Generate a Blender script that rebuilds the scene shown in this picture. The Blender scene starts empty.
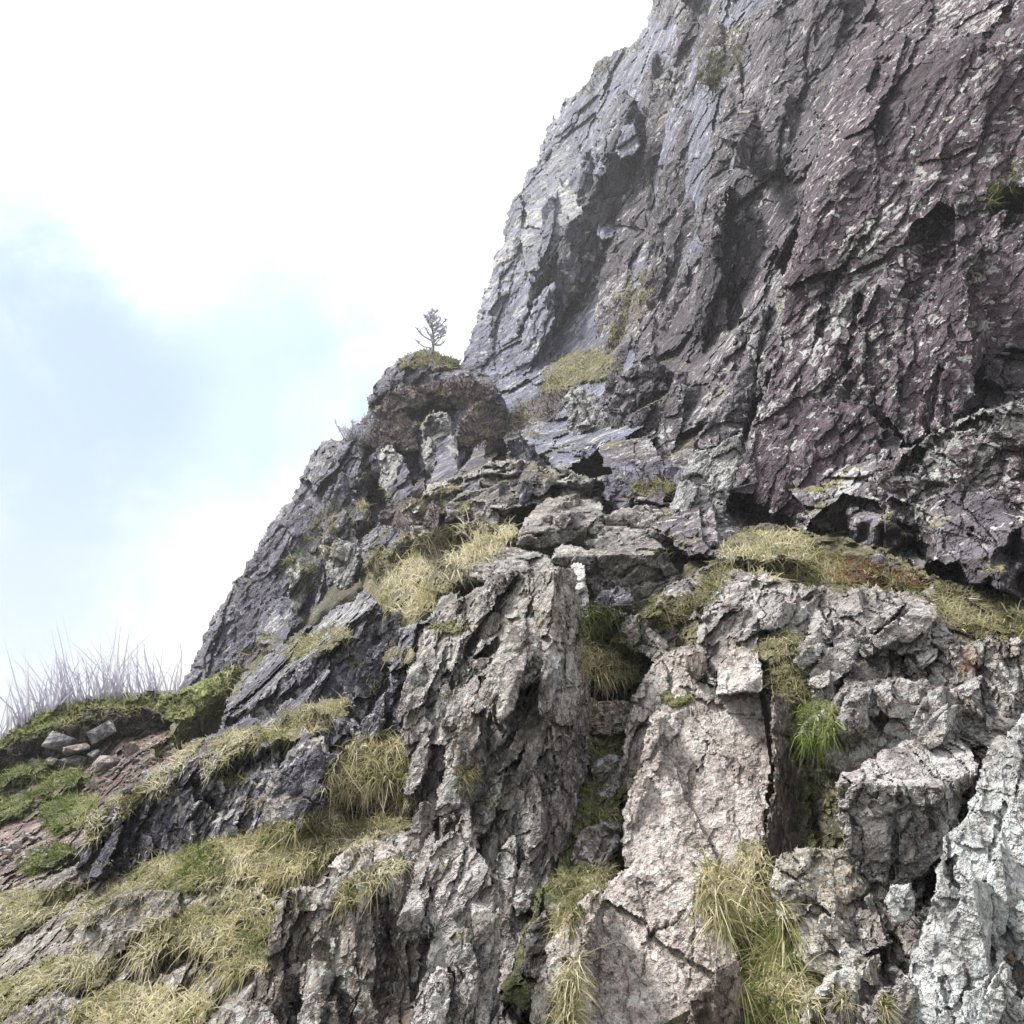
import bpy, math, random
import numpy as np
random.seed(5); RNG = np.random.default_rng(5)
sc = bpy.context.scene
F = 804.0; PITCH = math.radians(20)
CAM = np.array([0.0, 0.0, 1.6])
FW = np.array([0, math.cos(PITCH), math.sin(PITCH)])
UP = np.array([0, -math.sin(PITCH), math.cos(PITCH)])
RT = np.array([1.0, 0, 0])
S = 1.4                                    # sampling step of the rock surfaces
LX0, LX1, LY0, LY1 = -96, 1120, -96, 1120
XS = np.arange(LX0, LX1, S); YS = np.arange(LY0, LY1, S)
ZB = np.full((len(YS), len(XS)), 1e6)      # distance of the nearest rock built so far

# ------------------------------------------------------------------ helpers
def world(px, py, d):
    px = np.asarray(px, float); py = np.asarray(py, float); d = np.asarray(d, float)
    return CAM + d[..., None]*FW + ((px-512)/F*d)[..., None]*RT + ((512-py)/F*d)[..., None]*UP

def hsh(x, y, z, k):
    h = (x.astype(np.uint32)*np.uint32(374761393) + y.astype(np.uint32)*np.uint32(668265263)
         + z.astype(np.uint32)*np.uint32(2147483647) + np.uint32((k*1274126177) & 0xffffffff))
    h = (h ^ (h >> np.uint32(13)))*np.uint32(1274126177)
    h = (h ^ (h >> np.uint32(16)))*np.uint32(2246822519)
    h = h ^ (h >> np.uint32(15))
    return (h & np.uint32(0xffffff)).astype(np.float32)/np.float32(0xffffff)

def vnoise(p, seed=0):
    i = np.floor(p).astype(np.int64); f = (p-i).astype(np.float32); f = f*f*(3-2*f)
    out = 0
    for dx in (0, 1):
        wx = f[:, 0] if dx else 1-f[:, 0]
        for dy in (0, 1):
            wy = f[:, 1] if dy else 1-f[:, 1]
            for dz in (0, 1):
                wz = f[:, 2] if dz else 1-f[:, 2]
                out = out + wx*wy*wz*hsh(i[:, 0]+dx, i[:, 1]+dy, i[:, 2]+dz, seed)
    return out*2-1

def fbm(p, oct=4, seed=0, rough=0.55):
    a = 1.0; o = 0; t = 0
    for k in range(oct):
        o = o + a*vnoise(p*(2.03**k)+k*17.3, seed+k); t += a; a *= rough
    return o/t

def vor(p, seed=0):
    i = np.floor(p).astype(np.int64); n = len(p)
    f1 = np.full(n, 9.0, np.float32); f2 = np.full(n, 9.0, np.float32)
    best = np.zeros((n, 3), np.float32); bid = np.zeros((n, 3), np.int64)
    for dx in (-1, 0, 1):
        for dy in (-1, 0, 1):
            for dz in (-1, 0, 1):
                c = i + np.array([dx, dy, dz])
                hh = hsh(c[:, 0], c[:, 1], c[:, 2], seed+1)*np.float32(16777215); hi = hh.astype(np.uint32)
                j = np.stack([hi & np.uint32(255), (hi >> np.uint32(8)) & np.uint32(255), (hi >> np.uint32(16)) & np.uint32(255)], 1).astype(np.float32)/np.float32(255)
                dl = (p - c - j).astype(np.float32)
                d = (dl**2).sum(1)
                m = d < f1
                f2 = np.where(m, f1, np.minimum(f2, d)); f1 = np.where(m, d, f1)
                best[m] = dl[m]; bid[m] = c[m]
    r = np.stack([hsh(bid[:, 0], bid[:, 1], bid[:, 2], seed+q) for q in (11, 12, 13)], 1)
    return np.sqrt(f1), np.sqrt(f2), best, r

def polysd(poly, X, Y):
    P = np.array(poly, float); n = len(P)
    dm = np.full(X.shape, 1e18); inside = np.zeros(X.shape, bool)
    for a in range(n):
        x0, y0 = P[a]; x1, y1 = P[(a+1) % n]
        ex, ey = x1-x0, y1-y0; L = ex*ex+ey*ey+1e-9
        t = np.clip(((X-x0)*ex+(Y-y0)*ey)/L, 0, 1)
        dm = np.minimum(dm, (X-x0-t*ex)**2+(Y-y0-t*ey)**2)
        c = (y0 > Y) != (y1 > Y)
        xi = x0+(Y-y0)*ex/(ey if abs(ey) > 1e-9 else 1e-9)
        inside ^= c & (X < xi)
    s = np.sqrt(dm)
    return np.where(inside, s, -s)

# lie of the whole hillside: distance (m) at points over the view, smoothly interpolated
CP = [(0,1040,4.2),(300,1040,3.4),(600,1040,2.9),(800,1040,2.8),(1040,1040,2.6),(0,860,8),(150,870,5.8),(400,860,4.6),
 (600,860,4.6),(800,860,4.0),(1040,860,3.2),(0,700,13),(100,690,13),(180,715,12),(205,655,20),(255,650,16.5),(300,690,9),(420,700,6.6),(520,700,5.6),
 (600,700,6.6),(700,700,5.5),(850,700,4.8),(1040,700,4.5),(225,600,23),(280,600,19),(340,600,13.5),(450,600,8.6),(560,600,7.4),(640,600,8),
 (750,590,6.6),(900,600,6.4),(1040,640,5.8),(800,550,8),(950,560,7.2),(300,490,26),(400,500,19),(500,500,12.5),(600,500,11.5),
 (680,500,11),(380,400,30),(500,400,30),(600,400,23),(700,400,16.5),(850,400,11),(1040,400,9),(520,200,46),(640,200,34),
 (750,200,21),(900,200,14.5),(1040,200,12),(640,0,46),(700,0,34),(800,0,25),(1040,0,16.5),(0,780,11),(100,780,10)]
_c = np.array(CP); _x = (_c[:, :2]-512)/512
def _phi(r2): return np.where(r2 > 1e-12, r2*np.log(np.maximum(r2, 1e-12)), 0)
_n = len(_c); _K = _phi(((_x[:, None]-_x[None])**2).sum(-1)) + 1e-3*np.eye(_n)
_A = np.zeros((_n+3, _n+3)); _A[:_n, :_n] = _K; _A[:_n, _n] = 1; _A[:_n, _n+1:] = _x; _A[_n, :_n] = 1; _A[_n+1:, :_n] = _x.T
_w = np.linalg.solve(_A, np.concatenate([np.log(_c[:, 2]), [0, 0, 0]]))
def base(px, py):
    px = np.clip(np.asarray(px, float), -100, 1130); py = np.clip(np.asarray(py, float), -100, 1130)
    sh = px.shape; q = np.stack([(px.ravel()-512)/512, (py.ravel()-512)/512], 1)
    out = np.full(len(q), _w[_n]) + q@_w[_n+1:]
    for k in range(_n): out += _w[k]*_phi(((q-_x[k])**2).sum(1))
    return np.clip(np.exp(out), 2.0, 60).reshape(sh)
_BX, _BY = np.meshgrid(XS, YS); BASE = base(_BX, _BY)

def normal(az, el):
    a, e = math.radians(az), math.radians(el)
    return np.array([math.sin(a)*math.cos(e), -math.cos(a)*math.cos(e), math.sin(e)])

def link(o, parent=None):
    sc.collection.objects.link(o)
    if parent is not None: o.parent = parent
    return o

def make_mesh(name, V, faces_tri, faces_quad, mat, parent=None, smooth=False, attrs=None, loc=None):
    V = np.asarray(V, np.float64)
    if loc is None:
        loc = np.array([V[:, 0].mean(), V[:, 1].mean(), V[:, 2].min()]) if parent is None else np.array(parent.location)
    me = bpy.data.meshes.new(name)
    me.vertices.add(len(V)); me.vertices.foreach_set('co', (V-loc).astype(np.float32).ravel())
    nt, nq = len(faces_tri), len(faces_quad)
    li = np.concatenate([np.asarray(faces_tri, np.int32).ravel(), np.asarray(faces_quad, np.int32).ravel()])
    me.loops.add(len(li)); me.loops.foreach_set('vertex_index', li)
    st = np.concatenate([np.arange(nt)*3, nt*3+np.arange(nq)*4]).astype(np.int32)
    me.polygons.add(nt+nq); me.polygons.foreach_set('loop_start', st)
    if smooth: me.polygons.foreach_set('use_smooth', np.ones(nt+nq, bool))
    else: me.polygons.foreach_set('use_smooth', np.zeros(nt+nq, bool))
    for an, av in (attrs or {}).items():
        a = me.attributes.new(an, 'FLOAT', 'POINT'); a.data.foreach_set('value', np.asarray(av, np.float32))
    me.update(); me.validate()
    me.materials.append(mat)
    o = bpy.data.objects.new(name, me)
    if parent is None: o.location = loc
    return link(o, parent)

def tag(o, label, cat=None, group=None, kind=None):
    if label: o['label'] = label
    if cat: o['category'] = cat
    if group: o['group'] = group
    if kind: o['kind'] = kind
    return o

# ------------------------------------------------------------------ materials
class NT:
    def __init__(s, m):
        m.use_nodes = True; s.t = m.node_tree; s.t.nodes.clear()
    def n(s, typ, **kw):
        nd = s.t.nodes.new(typ)
        for k, v in kw.items():
            if k in nd.bl_rna.properties.keys(): setattr(nd, k, v)
        return nd
    def l(s, a, b): s.t.links.new(a, b)
    def math(s, op, a, b=None, c=None, clamp=False):
        nd = s.t.nodes.new('ShaderNodeMath'); nd.operation = op; nd.use_clamp = clamp
        for i, v in enumerate((a, b, c)):
            if v is None: continue
            if isinstance(v, (int, float)): nd.inputs[i].default_value = v
            else: s.l(v, nd.inputs[i])
        return nd.outputs[0]
    def mix(s, fac, a, b, blend='MIX'):
        nd = s.t.nodes.new('ShaderNodeMix'); nd.data_type = 'RGBA'; nd.blend_type = blend
        for sock, v in ((nd.inputs[0], fac), (nd.inputs[6], a), (nd.inputs[7], b)):
            if isinstance(v, (int, float)): sock.default_value = v
            elif isinstance(v, tuple): sock.default_value = (*v, 1)
            else: s.l(v, sock)
        return nd.outputs[2]
    def noise(s, vec, scale, detail=4, rough=0.55, dist=0.0):
        nd = s.t.nodes.new('ShaderNodeTexNoise'); nd.inputs['Scale'].default_value = scale
        nd.inputs['Detail'].default_value = detail; nd.inputs['Roughness'].default_value = rough
        nd.inputs['Distortion'].default_value = dist
        s.l(vec, nd.inputs['Vector']); return nd
    def step(s, v, lo, hi):
        nd = s.t.nodes.new('ShaderNodeMapRange'); nd.interpolation_type = 'SMOOTHSTEP'
        nd.inputs[1].default_value = lo; nd.inputs[2].default_value = hi
        s.l(v, nd.inputs[0]); return nd.outputs[0]

def rock_mat(name, dist, c1, c2, c3, lich=0.3, lcol=(.50,.50,.49), moss=0.0, mcol=(.10,.11,.04), rust=0.0, rcol=(.26,.15,.08),
             ang=60, L=1.0, bump=1.0, contrast=1.0, facet=.55):
    m = bpy.data.materials.new(name); N = NT(m)
    s = F/dist
    geo = N.n('ShaderNodeNewGeometry'); pos = geo.outputs['Position']
    a = math.radians(ang)
    g = math.cos(a)*RT + math.sin(a)*UP; b = -math.sin(a)*RT + math.cos(a)*UP
    comb = N.n('ShaderNodeCombineXYZ')
    for i, (v, k) in enumerate(((g, 1.0/L), (b, 1.0), (FW, 1.0/max(1, L*0.7)))):
        d = N.n('ShaderNodeVectorMath', operation='DOT_PRODUCT'); d.operation = 'DOT_PRODUCT'; N.l(pos, d.inputs[0])
        d.inputs[1].default_value = tuple(float(q) for q in v*k)
        N.l(d.outputs['Value'], comb.inputs[i])
    vec = comb.outputs[0]
    big = N.noise(vec, s/85, 4, .6, .4).outputs[0]
    midn = N.noise(vec, s/18, 4, .7, .3); mid = midn.outputs[0]
    fin = N.noise(vec, s/5, 3, .72).outputs[0]
    ramp = N.n('ShaderNodeValToRGB'); e = ramp.color_ramp.elements
    e[0].position = .38; e[0].color = (*c1, 1); e[1].position = .63; e[1].color = (*c3, 1)
    x = e.new(.5); x.color = (*c2, 1)
    N.l(N.math('ADD', N.math('MULTIPLY', big, .45), N.math('MULTIPLY', mid, .55)), ramp.inputs[0])
    col = ramp.outputs[0]
    # each broken facet weathers to its own tone; fine light and dark mineral grain on top
    warp = N.n('ShaderNodeVectorMath', operation='MULTIPLY_ADD'); warp.operation = 'MULTIPLY_ADD'
    N.l(midn.outputs['Color'], warp.inputs[0]); warp.inputs[1].default_value = (14/s,)*3; N.l(vec, warp.inputs[2])
    vc = N.n('ShaderNodeTexVoronoi'); vc.inputs['Scale'].default_value = s/11; N.l(warp.outputs[0], vc.inputs['Vector'])
    sp = N.n('ShaderNodeSeparateColor'); N.l(vc.outputs['Color'], sp.inputs[0])
    k = N.math('ADD', 1-.5*facet, N.math('MULTIPLY', sp.outputs[0], facet))
    fk = N.n('ShaderNodeMapRange'); fk.inputs[1].default_value = .28; fk.inputs[2].default_value = .72
    fk.inputs[3].default_value = 1-.62*contrast; fk.inputs[4].default_value = 1+.62*contrast; N.l(fin, fk.inputs[0])
    k = N.math('MULTIPLY', k, fk.outputs[0])
    gr = N.n('ShaderNodeCombineXYZ')
    for i in range(3): N.l(k, gr.inputs[i])
    col = N.mix(1.0, col, gr.outputs[0], 'MULTIPLY')
    if rust > 0:
        r = N.noise(pos, s/60, 3, .6, .5).outputs[0]
        col = N.mix(N.math('MULTIPLY', N.step(r, .66-.16*rust, .76-.1*rust), .7), col, rcol)
    if lich > 0:
        l1 = N.noise(pos, s/9, 3, .62, .5).outputs[0]
        t = N.math('ADD', N.math('MULTIPLY', l1, .78), N.math('MULTIPLY', big, .45))
        fac = N.step(t, .725-.13*lich, .75-.13*lich)
        l3 = N.noise(pos, s/4.2, 1, .5).outputs[0]
        fac = N.math('MAXIMUM', fac, N.step(N.math('ADD', l3, N.math('MULTIPLY', mid, .35)), .925-.06*lich, .945-.06*lich))
        pal = N.mix(sp.outputs[1], lcol, tuple(q*.6 for q in lcol))
        col = N.mix(N.math('MULTIPLY', fac, .85), col, pal)
    if moss > 0:
        nz = N.n('ShaderNodeSeparateXYZ'); N.l(geo.outputs['Normal'], nz.inputs[0])
        mn = N.noise(pos, s/30, 4, .65).outputs[0]
        f = N.math('ADD', N.math('MULTIPLY', nz.outputs[2], .35), N.math('MULTIPLY', mn, 1.2))
        fac = N.step(f, 1.0-.35*moss, 1.10-.35*moss)
        mc = N.mix(N.step(fin, .35, .65), tuple(q*.45 for q in mcol), tuple(q*1.6 for q in mcol))
        col = N.mix(fac, col, mc)
    bs = N.n('ShaderNodeBsdfPrincipled'); bs.inputs['Roughness'].default_value = .8
    bs.inputs['Specular IOR Level'].default_value = .35
    N.l(col, bs.inputs['Base Color'])
    h = N.math('ADD', N.math('MULTIPLY', fin, 2.0), N.math('MULTIPLY', vc.outputs['Distance'], 1.2))
    bm = N.n('ShaderNodeBump'); bm.inputs['Strength'].default_value = 1.0; bm.inputs['Distance'].default_value = 3.4*bump/s
    N.l(h, bm.inputs['Height']); N.l(bm.outputs[0], bs.inputs['Normal'])
    out = N.n('ShaderNodeOutputMaterial'); N.l(bs.outputs[0], out.inputs[0])
    return m

def blade_mat(name, stops, trans=.35):
    m = bpy.data.materials.new(name); N = NT(m)
    at = N.n('ShaderNodeAttribute', attribute_name='shade')
    at.attribute_name = 'shade'
    ramp = N.n('ShaderNodeValToRGB'); el = ramp.color_ramp.elements
    el[0].position = stops[0][0]; el[0].color = (*stops[0][1], 1); el[1].position = stops[-1][0]; el[1].color = (*stops[-1][1], 1)
    for p, c in stops[1:-1]:
        x = el.new(p); x.color = (*c, 1)
    N.l(at.outputs['Fac'], ramp.inputs[0])
    d = N.n('ShaderNodeBsdfDiffuse'); t = N.n('ShaderNodeBsdfTranslucent'); mx = N.n('ShaderNodeMixShader')
    N.l(ramp.outputs[0], d.inputs[0]); N.l(ramp.outputs[0], t.inputs[0]); mx.inputs[0].default_value = trans
    N.l(d.outputs[0], mx.inputs[1]); N.l(t.outputs[0], mx.inputs[2])
    out = N.n('ShaderNodeOutputMaterial'); N.l(mx.outputs[0], out.inputs[0])
    return m

def soil_mat(name, ca, cb, cc, dist=6, bump=1.0):
    return rock_mat(name, dist, ca, cb, cc, lich=0, ang=0, L=1, bump=bump, contrast=.9)

# ------------------------------------------------------------------ rock surfaces
STY = {  # layers of fracture: size px, elongation, angle, offset, tilt, bias(along, perp), crack
 'wall':  dict(v=[(170,2.0,64,.12,.20,(0,.10),.03),(60,2.6,66,.08,.17,(.0,.10),.03),(24,3.2,66,.10,.20,(0,.12),.04),(9,2.8,64,.15,.30,(0,.12),.03)], n=(70,.12), f=(6,.14)),
 'wall2': dict(v=[(110,2.6,72,.24,.34,(0,.12),.07),(42,2.8,74,.18,.32,(0,.12),.08),(18,2.8,70,.14,.26,(0,.12),.05),(8,2.4,68,.17,.30,(0,.1),.03)], n=(50,.16), f=(6,.14)),
 'far':   dict(v=[(80,2.4,78,.16,.26,(0,.1),.06),(28,2.2,76,.18,.28,(0,.1),.09),(10,1.6,70,.22,.34,(0,.0),.05)], n=(50,.15), f=(6,.16)),
 'crag':  dict(v=[(60,1.5,68,.28,.40,(0,.0),.08),(22,1.6,66,.28,.44,(0,.0),.12),(8,1.4,64,.28,.45,(0,0),.06)], n=(40,.2), f=(6,.18)),
 'rough': dict(v=[(70,1.8,72,.20,.32,(0,.12),.06),(20,2.3,72,.24,.44,(0,.28),.08),(8,1.9,70,.32,.5,(0,.25),.07)], n=(40,.12), f=(5,.2)),
 'flake': dict(v=[(80,2.2,66,.18,.28,(0,.15),.05),(24,2.6,68,.26,.42,(0,.35),.08),(9,2.2,66,.32,.5,(0,.3),.06)], n=(40,.10), f=(5,.18)),
 'slab':  dict(v=[(140,1.6,78,.06,.07,(0,0),.05),(44,1.7,78,.06,.10,(0,0),.05),(14,1.4,66,.10,.18,(0,0),.03),(6,1.2,50,.16,.28,(0,0),.0)], n=(60,.05), f=(5,.15)),
 'pale':  dict(v=[(110,2.2,80,.09,.12,(0,0),.07),(32,2.0,78,.12,.18,(0,.08),.07),(12,1.7,74,.18,.30,(0,.08),.05),(6,1.3,66,.2,.32,(0,0),.0)], n=(50,.05), f=(5,.16)),
 'step':  dict(v=[(56,1.8,14,.24,.34,(0,-.2),.08),(22,1.7,20,.30,.42,(0,-.3),.10),(9,1.4,30,.28,.42,(0,-.2),.05)], n=(40,.1), f=(6,.16)),
 'pale':  dict(v=[(110,1.9,80,.10,.14,(0,0),.08),(34,1.6,72,.16,.24,(0,.1),.08),(13,1.4,62,.22,.36,(0,.1),.05),(6,1.2,60,.22,.35,(0,0),.0)], n=(50,.06), f=(6,.14)),
 'soil':  dict(v=[(20,1.2,30,.16,.3,(0,0),.02),(8,1,0,.3,.5,(0,0),.02)], n=(40,.2), f=(6,.3)),
 'turf':  dict(v=[(26,1.2,0,.22,.3,(0,0),.14),(10,1.2,0,.3,.4,(0,0),.1)], n=(30,.25), f=(5,.5)),
}
_seed = [100]
def detail(xc, yc, d, style, amp, dm, ang0=0):
    """fracture relief in metres, along the line of sight, from camera-frame coordinates"""
    st = STY[style]; _seed[0] += 37; sd = _seed[0]
    P = np.stack([xc, yc, d], 1); u = dm/F
    P = P + u*6*np.stack([fbm(P/(u*24)+k*9.1, 3, sd+k) for k in range(3)], 1)
    P = P + u*1.8*np.stack([fbm(P/(u*6)+k*5.1, 2, sd+k+5) for k in range(3)], 1)
    disp = np.zeros(len(xc))
    for q, (sz, L, ang, off, tilt, bias, crack) in enumerate(st['v']):
        a = math.radians(ang+ang0); w = sz*u
        al = P[:, 0]*math.cos(a)+P[:, 1]*math.sin(a); pe = -P[:, 0]*math.sin(a)+P[:, 1]*math.cos(a)
        C = np.stack([al/(w*L), pe/w, P[:, 2]/(w*3.5)], 1)
        f1, f2, dl, r = vor(C, sd+q*7)
        tl = (r*2-1)
        disp += w*amp*(off*(tl[:, 0]) + (tl[:, 1]*tilt+bias[0])*dl[:, 0] + (tl[:, 2]*tilt+bias[1])*dl[:, 1]
                       + crack*np.exp(-((f2-f1)/.07)**2))
    s, a = st['n']; disp += fbm(P/(s*u), 4, sd+50)*s*u*a*amp
    s, a = st['f']; disp += fbm(P/(s*u), 3, sd+60, .6)*s*u*a*amp
    return disp

def patch(name, poly, style, mat, planes=None, k=1.0, amp=1.0, edge=8, eamt=.7, rough=6, thick=.10, label=None, cat=None,
          group=None, kind=None, follow=False, bulge=0, fit=False, step=1, grooves=(), ang=0, parent=None, clamp=(.72, 1.4), smooth=False, zlift=0):
    P = np.array(poly, float); mg = 10
    ix0 = max(0, int((P[:, 0].min()-mg-LX0)/S)); ix1 = min(len(XS), int((P[:, 0].max()+mg-LX0)/S)+2)
    iy0 = max(0, int((P[:, 1].min()-mg-LY0)/S)); iy1 = min(len(YS), int((P[:, 1].max()+mg-LY0)/S)+2)
    sl = (slice(iy0, iy1, step), slice(ix0, ix1, step))
    X, Y = np.meshgrid(XS[ix0:ix1:step], YS[iy0:iy1:step]); B = BASE[sl]
    sd = polysd(poly, X, Y)
    _seed[0] += 11
    q = np.stack([X.ravel(), Y.ravel(), np.full(X.size, _seed[0]*3.7)], 1)
    # the outline breaks along the rock's joints: distance taken at the centre of each jointed cell
    for cs, wt in ((rough*3.2, .38), (rough*1.4, .34)):
        _, _, dl, _ = vor(q/np.array([cs, cs, 1e9]), _seed[0]+int(cs))
        sd = sd*(1-wt) + wt*polysd(poly, X-dl[:, 0].reshape(X.shape)*cs, Y-dl[:, 1].reshape(X.shape)*cs)
    sd = sd + (rough*.6*(fbm(q/(rough*4), 4, _seed[0], .65))).reshape(X.shape)
    mgn = max(3.0, 2.2*S*step); mask = sd > -mgn
    if fit:       # lie on whatever has been built underneath
        z = ZB[sl]; okm = (sd > 0) & (z < 1e5)
        if okm.sum() < 20: okm = (sd > -20) & (z < 1e5)
        A = np.stack([X[okm]-P[:, 0].mean(), Y[okm]-P[:, 1].mean(), np.ones(okm.sum())], 1)
        w_ = 1/z[okm]; c = np.linalg.lstsq(A, w_, rcond=None)[0]
        for _ in range(3):
            r = w_-A@c; ww = 1/(1+(r/(np.abs(r).mean()+1e-9))**2)
            c = np.linalg.lstsq(A*ww[:, None], w_*ww, rcond=None)[0]
        W = (X-P[:, 0].mean())*c[0]+(Y-P[:, 1].mean())*c[1]+c[2]
        zm = np.median(z[okm]); d = 1/np.clip(W, 1/(zm*1.5), 1/(zm*.6))*k
    elif planes is None or follow:
        d = B*k
    else:
        W = None
        for (ax, ay, kd, az, el) in planes:
            d0 = float(base(np.array([ax]), np.array([ay]))[0])*kd
            n = normal(az, el); p0 = world(ax, ay, d0)-CAM
            rx = FW[None, None]+((X-512)/F)[..., None]*RT+((512-Y)/F)[..., None]*UP
            w = (rx@n)/(p0@n)
            W = w if W is None else np.minimum(W, w)
        d = 1/np.clip(W, 1/(B*clamp[1]), 1/(B*clamp[0]))
    dm = float(np.median(d[sd > 0]))
    m1 = mask.ravel(); xf = ((X-512)/F*d).ravel()[m1]; yf = ((512-Y)/F*d).ravel()[m1]
    ds = np.zeros(X.size); ds[m1] = detail(xf, yf, d.ravel()[m1], style, amp, dm, ang); d = d+ds.reshape(X.shape)
    t = np.clip(sd/edge, 0, 1); u = dm/F
    d = d + edge*u*eamt*(1-np.sqrt(1-(1-t)**2))
    for gp, gw, gd in grooves:
        gp = np.array(gp, float); dm2 = np.full(X.shape, 1e18)
        cs = gw*1.1+3; _, _, dl, _ = vor(q/np.array([cs, cs*1.5, 1e9]), 77)
        GX = X-.75*dl[:, 0].reshape(X.shape)*cs; GY = Y-.75*dl[:, 1].reshape(X.shape)*cs*1.5
        for a_ in range(max(1, len(gp)-1)):
            p0, p1 = gp[a_], gp[min(a_+1, len(gp)-1)]; e_ = p1-p0; L_ = (e_**2).sum()+1e-9
            t_ = np.clip(((GX-p0[0])*e_[0]+(GY-p0[1])*e_[1])/L_, 0, 1)
            dm2 = np.minimum(dm2, (GX-p0[0]-t_*e_[0])**2+(GY-p0[1]-t_*e_[1])**2)
        dd = np.sqrt(dm2) + gw*1.0*fbm(q/(gw*2.0+4), 4, 333, .7).reshape(X.shape)
        d = d + gd*u*np.clip(1.35-dd/gw, 0, 1)
    if bulge:
        R = max(6.0, float(np.percentile(sd[sd > 0], 97))); tt = np.clip(sd/R, 0, 1)
        d = d - bulge*u*np.sqrt(1-(1-tt)**2)
    d = d + np.where(sd < 0, thick*dm*np.clip(-sd/mgn, 0, 1), 0)
    d = np.maximum(d, 1.2)
    # the side wall drops straight back from the outline, so the rim follows the outline exactly
    gy_, gx_ = np.gradient(sd, S*step); gl = np.maximum(np.hypot(gx_, gy_), .5); out_ = sd < 0
    mv = np.where(out_, np.clip(-sd, 0, mgn), 0)/gl
    Xo, Yo = X, Y; X = X+mv*gx_/gl*.92; Y = Y+mv*gy_/gl*.92
    idx = -np.ones(X.shape, np.int64); idx[mask] = np.arange(mask.sum())
    V = world(X[mask], Y[mask], d[mask])
    a, b, c_, e = idx[:-1, :-1], idx[:-1, 1:], idx[1:, 1:], idx[1:, :-1]
    ok = (a >= 0) & (b >= 0) & (c_ >= 0) & (e >= 0)
    Q = np.stack([a[ok], e[ok], c_[ok], b[ok]], 1)
    o = make_mesh(name, V, np.zeros((0, 3), int), Q, mat, parent, smooth=smooth)
    zz = np.where(sd > 0, d, 1e6)
    if step == 1: ZB[sl] = np.minimum(ZB[sl], zz)
    else:
        up = np.repeat(np.repeat(zz, step, 0), step, 1)[:iy1-iy0, :ix1-ix0]
        full = (slice(iy0, iy0+up.shape[0]), slice(ix0, ix0+up.shape[1])); ZB[full] = np.minimum(ZB[full], up)
    tag(o, label, cat, group, kind)
    return o

def zat(px, py):
    ix = np.clip(((np.asarray(px)-LX0)/S).astype(int), 0, len(XS)-1); iy = np.clip(((np.asarray(py)-LY0)/S).astype(int), 0, len(YS)-1)
    return ZB[iy, ix]

def facets(parent, region, n, wr, hr, ang, mat, style='slab', push=(.012, .03), name='rock_face', az=(-45, 10), seed=1, el=(-5, 35)):
    """smooth broken faces and upright splinters standing out of a rock, as parts of it"""
    r = np.random.default_rng(seed); R = np.array(region, float); k = 0; tries = 0
    while k < n and tries < n*30:
        tries += 1
        cx, cy = r.uniform(R[:, 0].min(), R[:, 0].max()), r.uniform(R[:, 1].min(), R[:, 1].max())
        if polysd(region, np.array([cx]), np.array([cy]))[0] < 3: continue
        w, h = r.uniform(*wr), r.uniform(*hr); a = math.radians(ang+r.normal(0, 7))
        lx, ly = math.cos(a), -math.sin(a); px_, py_ = -ly, lx
        pts = []
        for (u_, v_) in ((-.5, -.1), (-.42, -.42), (.15, -.55), (.5, -.3), (.55, .15), (.2, .5), (-.35, .42)):
            u2, v2 = u_*h*r.uniform(.8, 1.2), v_*w*r.uniform(.7, 1.3)
            pts.append((cx+lx*u2+px_*v2, cy+ly*u2+py_*v2))
        z = float(np.median(zat(cx+r.uniform(-4, 4, 9), cy+r.uniform(-4, 4, 9))))
        if z > 1e4: continue
        kd = z/float(base(np.array([cx]), np.array([cy]))[0])*(1-r.uniform(*push)); off = w*.22
        pl = [(cx-off, cy, kd, r.uniform(*az), r.uniform(*el))]
        if r.random() < .75: pl.append((cx+off, cy, kd, r.uniform(35, 70), r.uniform(-15, 15)))
        patch('splinter' if h > 3*w else name, pts, style, mat, pl, rough=max(2.2, w*.12), amp=r.uniform(.6, 1.1), edge=2.5, eamt=.5, thick=.05, parent=parent, clamp=(.8, 1.15))
        k += 1

# ------------------------------------------------------------------ blades
def blades(name, R, D, ln, wd, droop, shade, mat, parent=None, curl=.25, loc=None):
    n = len(R); ln = ln[:, None]
    side = np.cross(D, FW + RNG.normal(0, .45, (n, 3))); side /= np.linalg.norm(side, axis=1)[:, None]+1e-9
    bend = RNG.normal(0, curl, (n, 3)); g = np.array([0, 0, -1.0])
    rows = []
    for t in (0, .34, .68, 1.0):
        p = R + D*ln*t + (g*droop[:, None]+bend)*ln*t*t
        w = wd[:, None]*(1-.75*t)*.5
        rows.append((p-side*w, p+side*w) if t < 1 else (p,))
    V = np.stack([rows[0][0], rows[0][1], rows[1][0], rows[1][1], rows[2][0], rows[2][1], rows[3][0]], 1).reshape(-1, 3)
    b = (np.arange(n)*7)[:, None]
    Q = np.concatenate([b+np.array([[0, 1, 3, 2]]), b+np.array([[2, 3, 5, 4]])]); T = b+np.array([[4, 5, 6]])
    return make_mesh(name, V, T, Q, mat, parent, attrs={'shade': np.repeat(shade, 7)}, loc=loc)

def scatter(poly, per, jit=0):
    """random points in an outline, denser for lower 'per' (square px per point)"""
    P = np.array(poly, float); x0, y0 = P.min(0); x1, y1 = P.max(0)
    n = int((x1-x0)*(y1-y0)/per); X = RNG.uniform(x0, x1, n); Y = RNG.uniform(y0, y1, n)
    sd = polysd(poly, X, Y); ok = sd > -jit*RNG.random(n)
    return X[ok], Y[ok], sd[ok]

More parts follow.
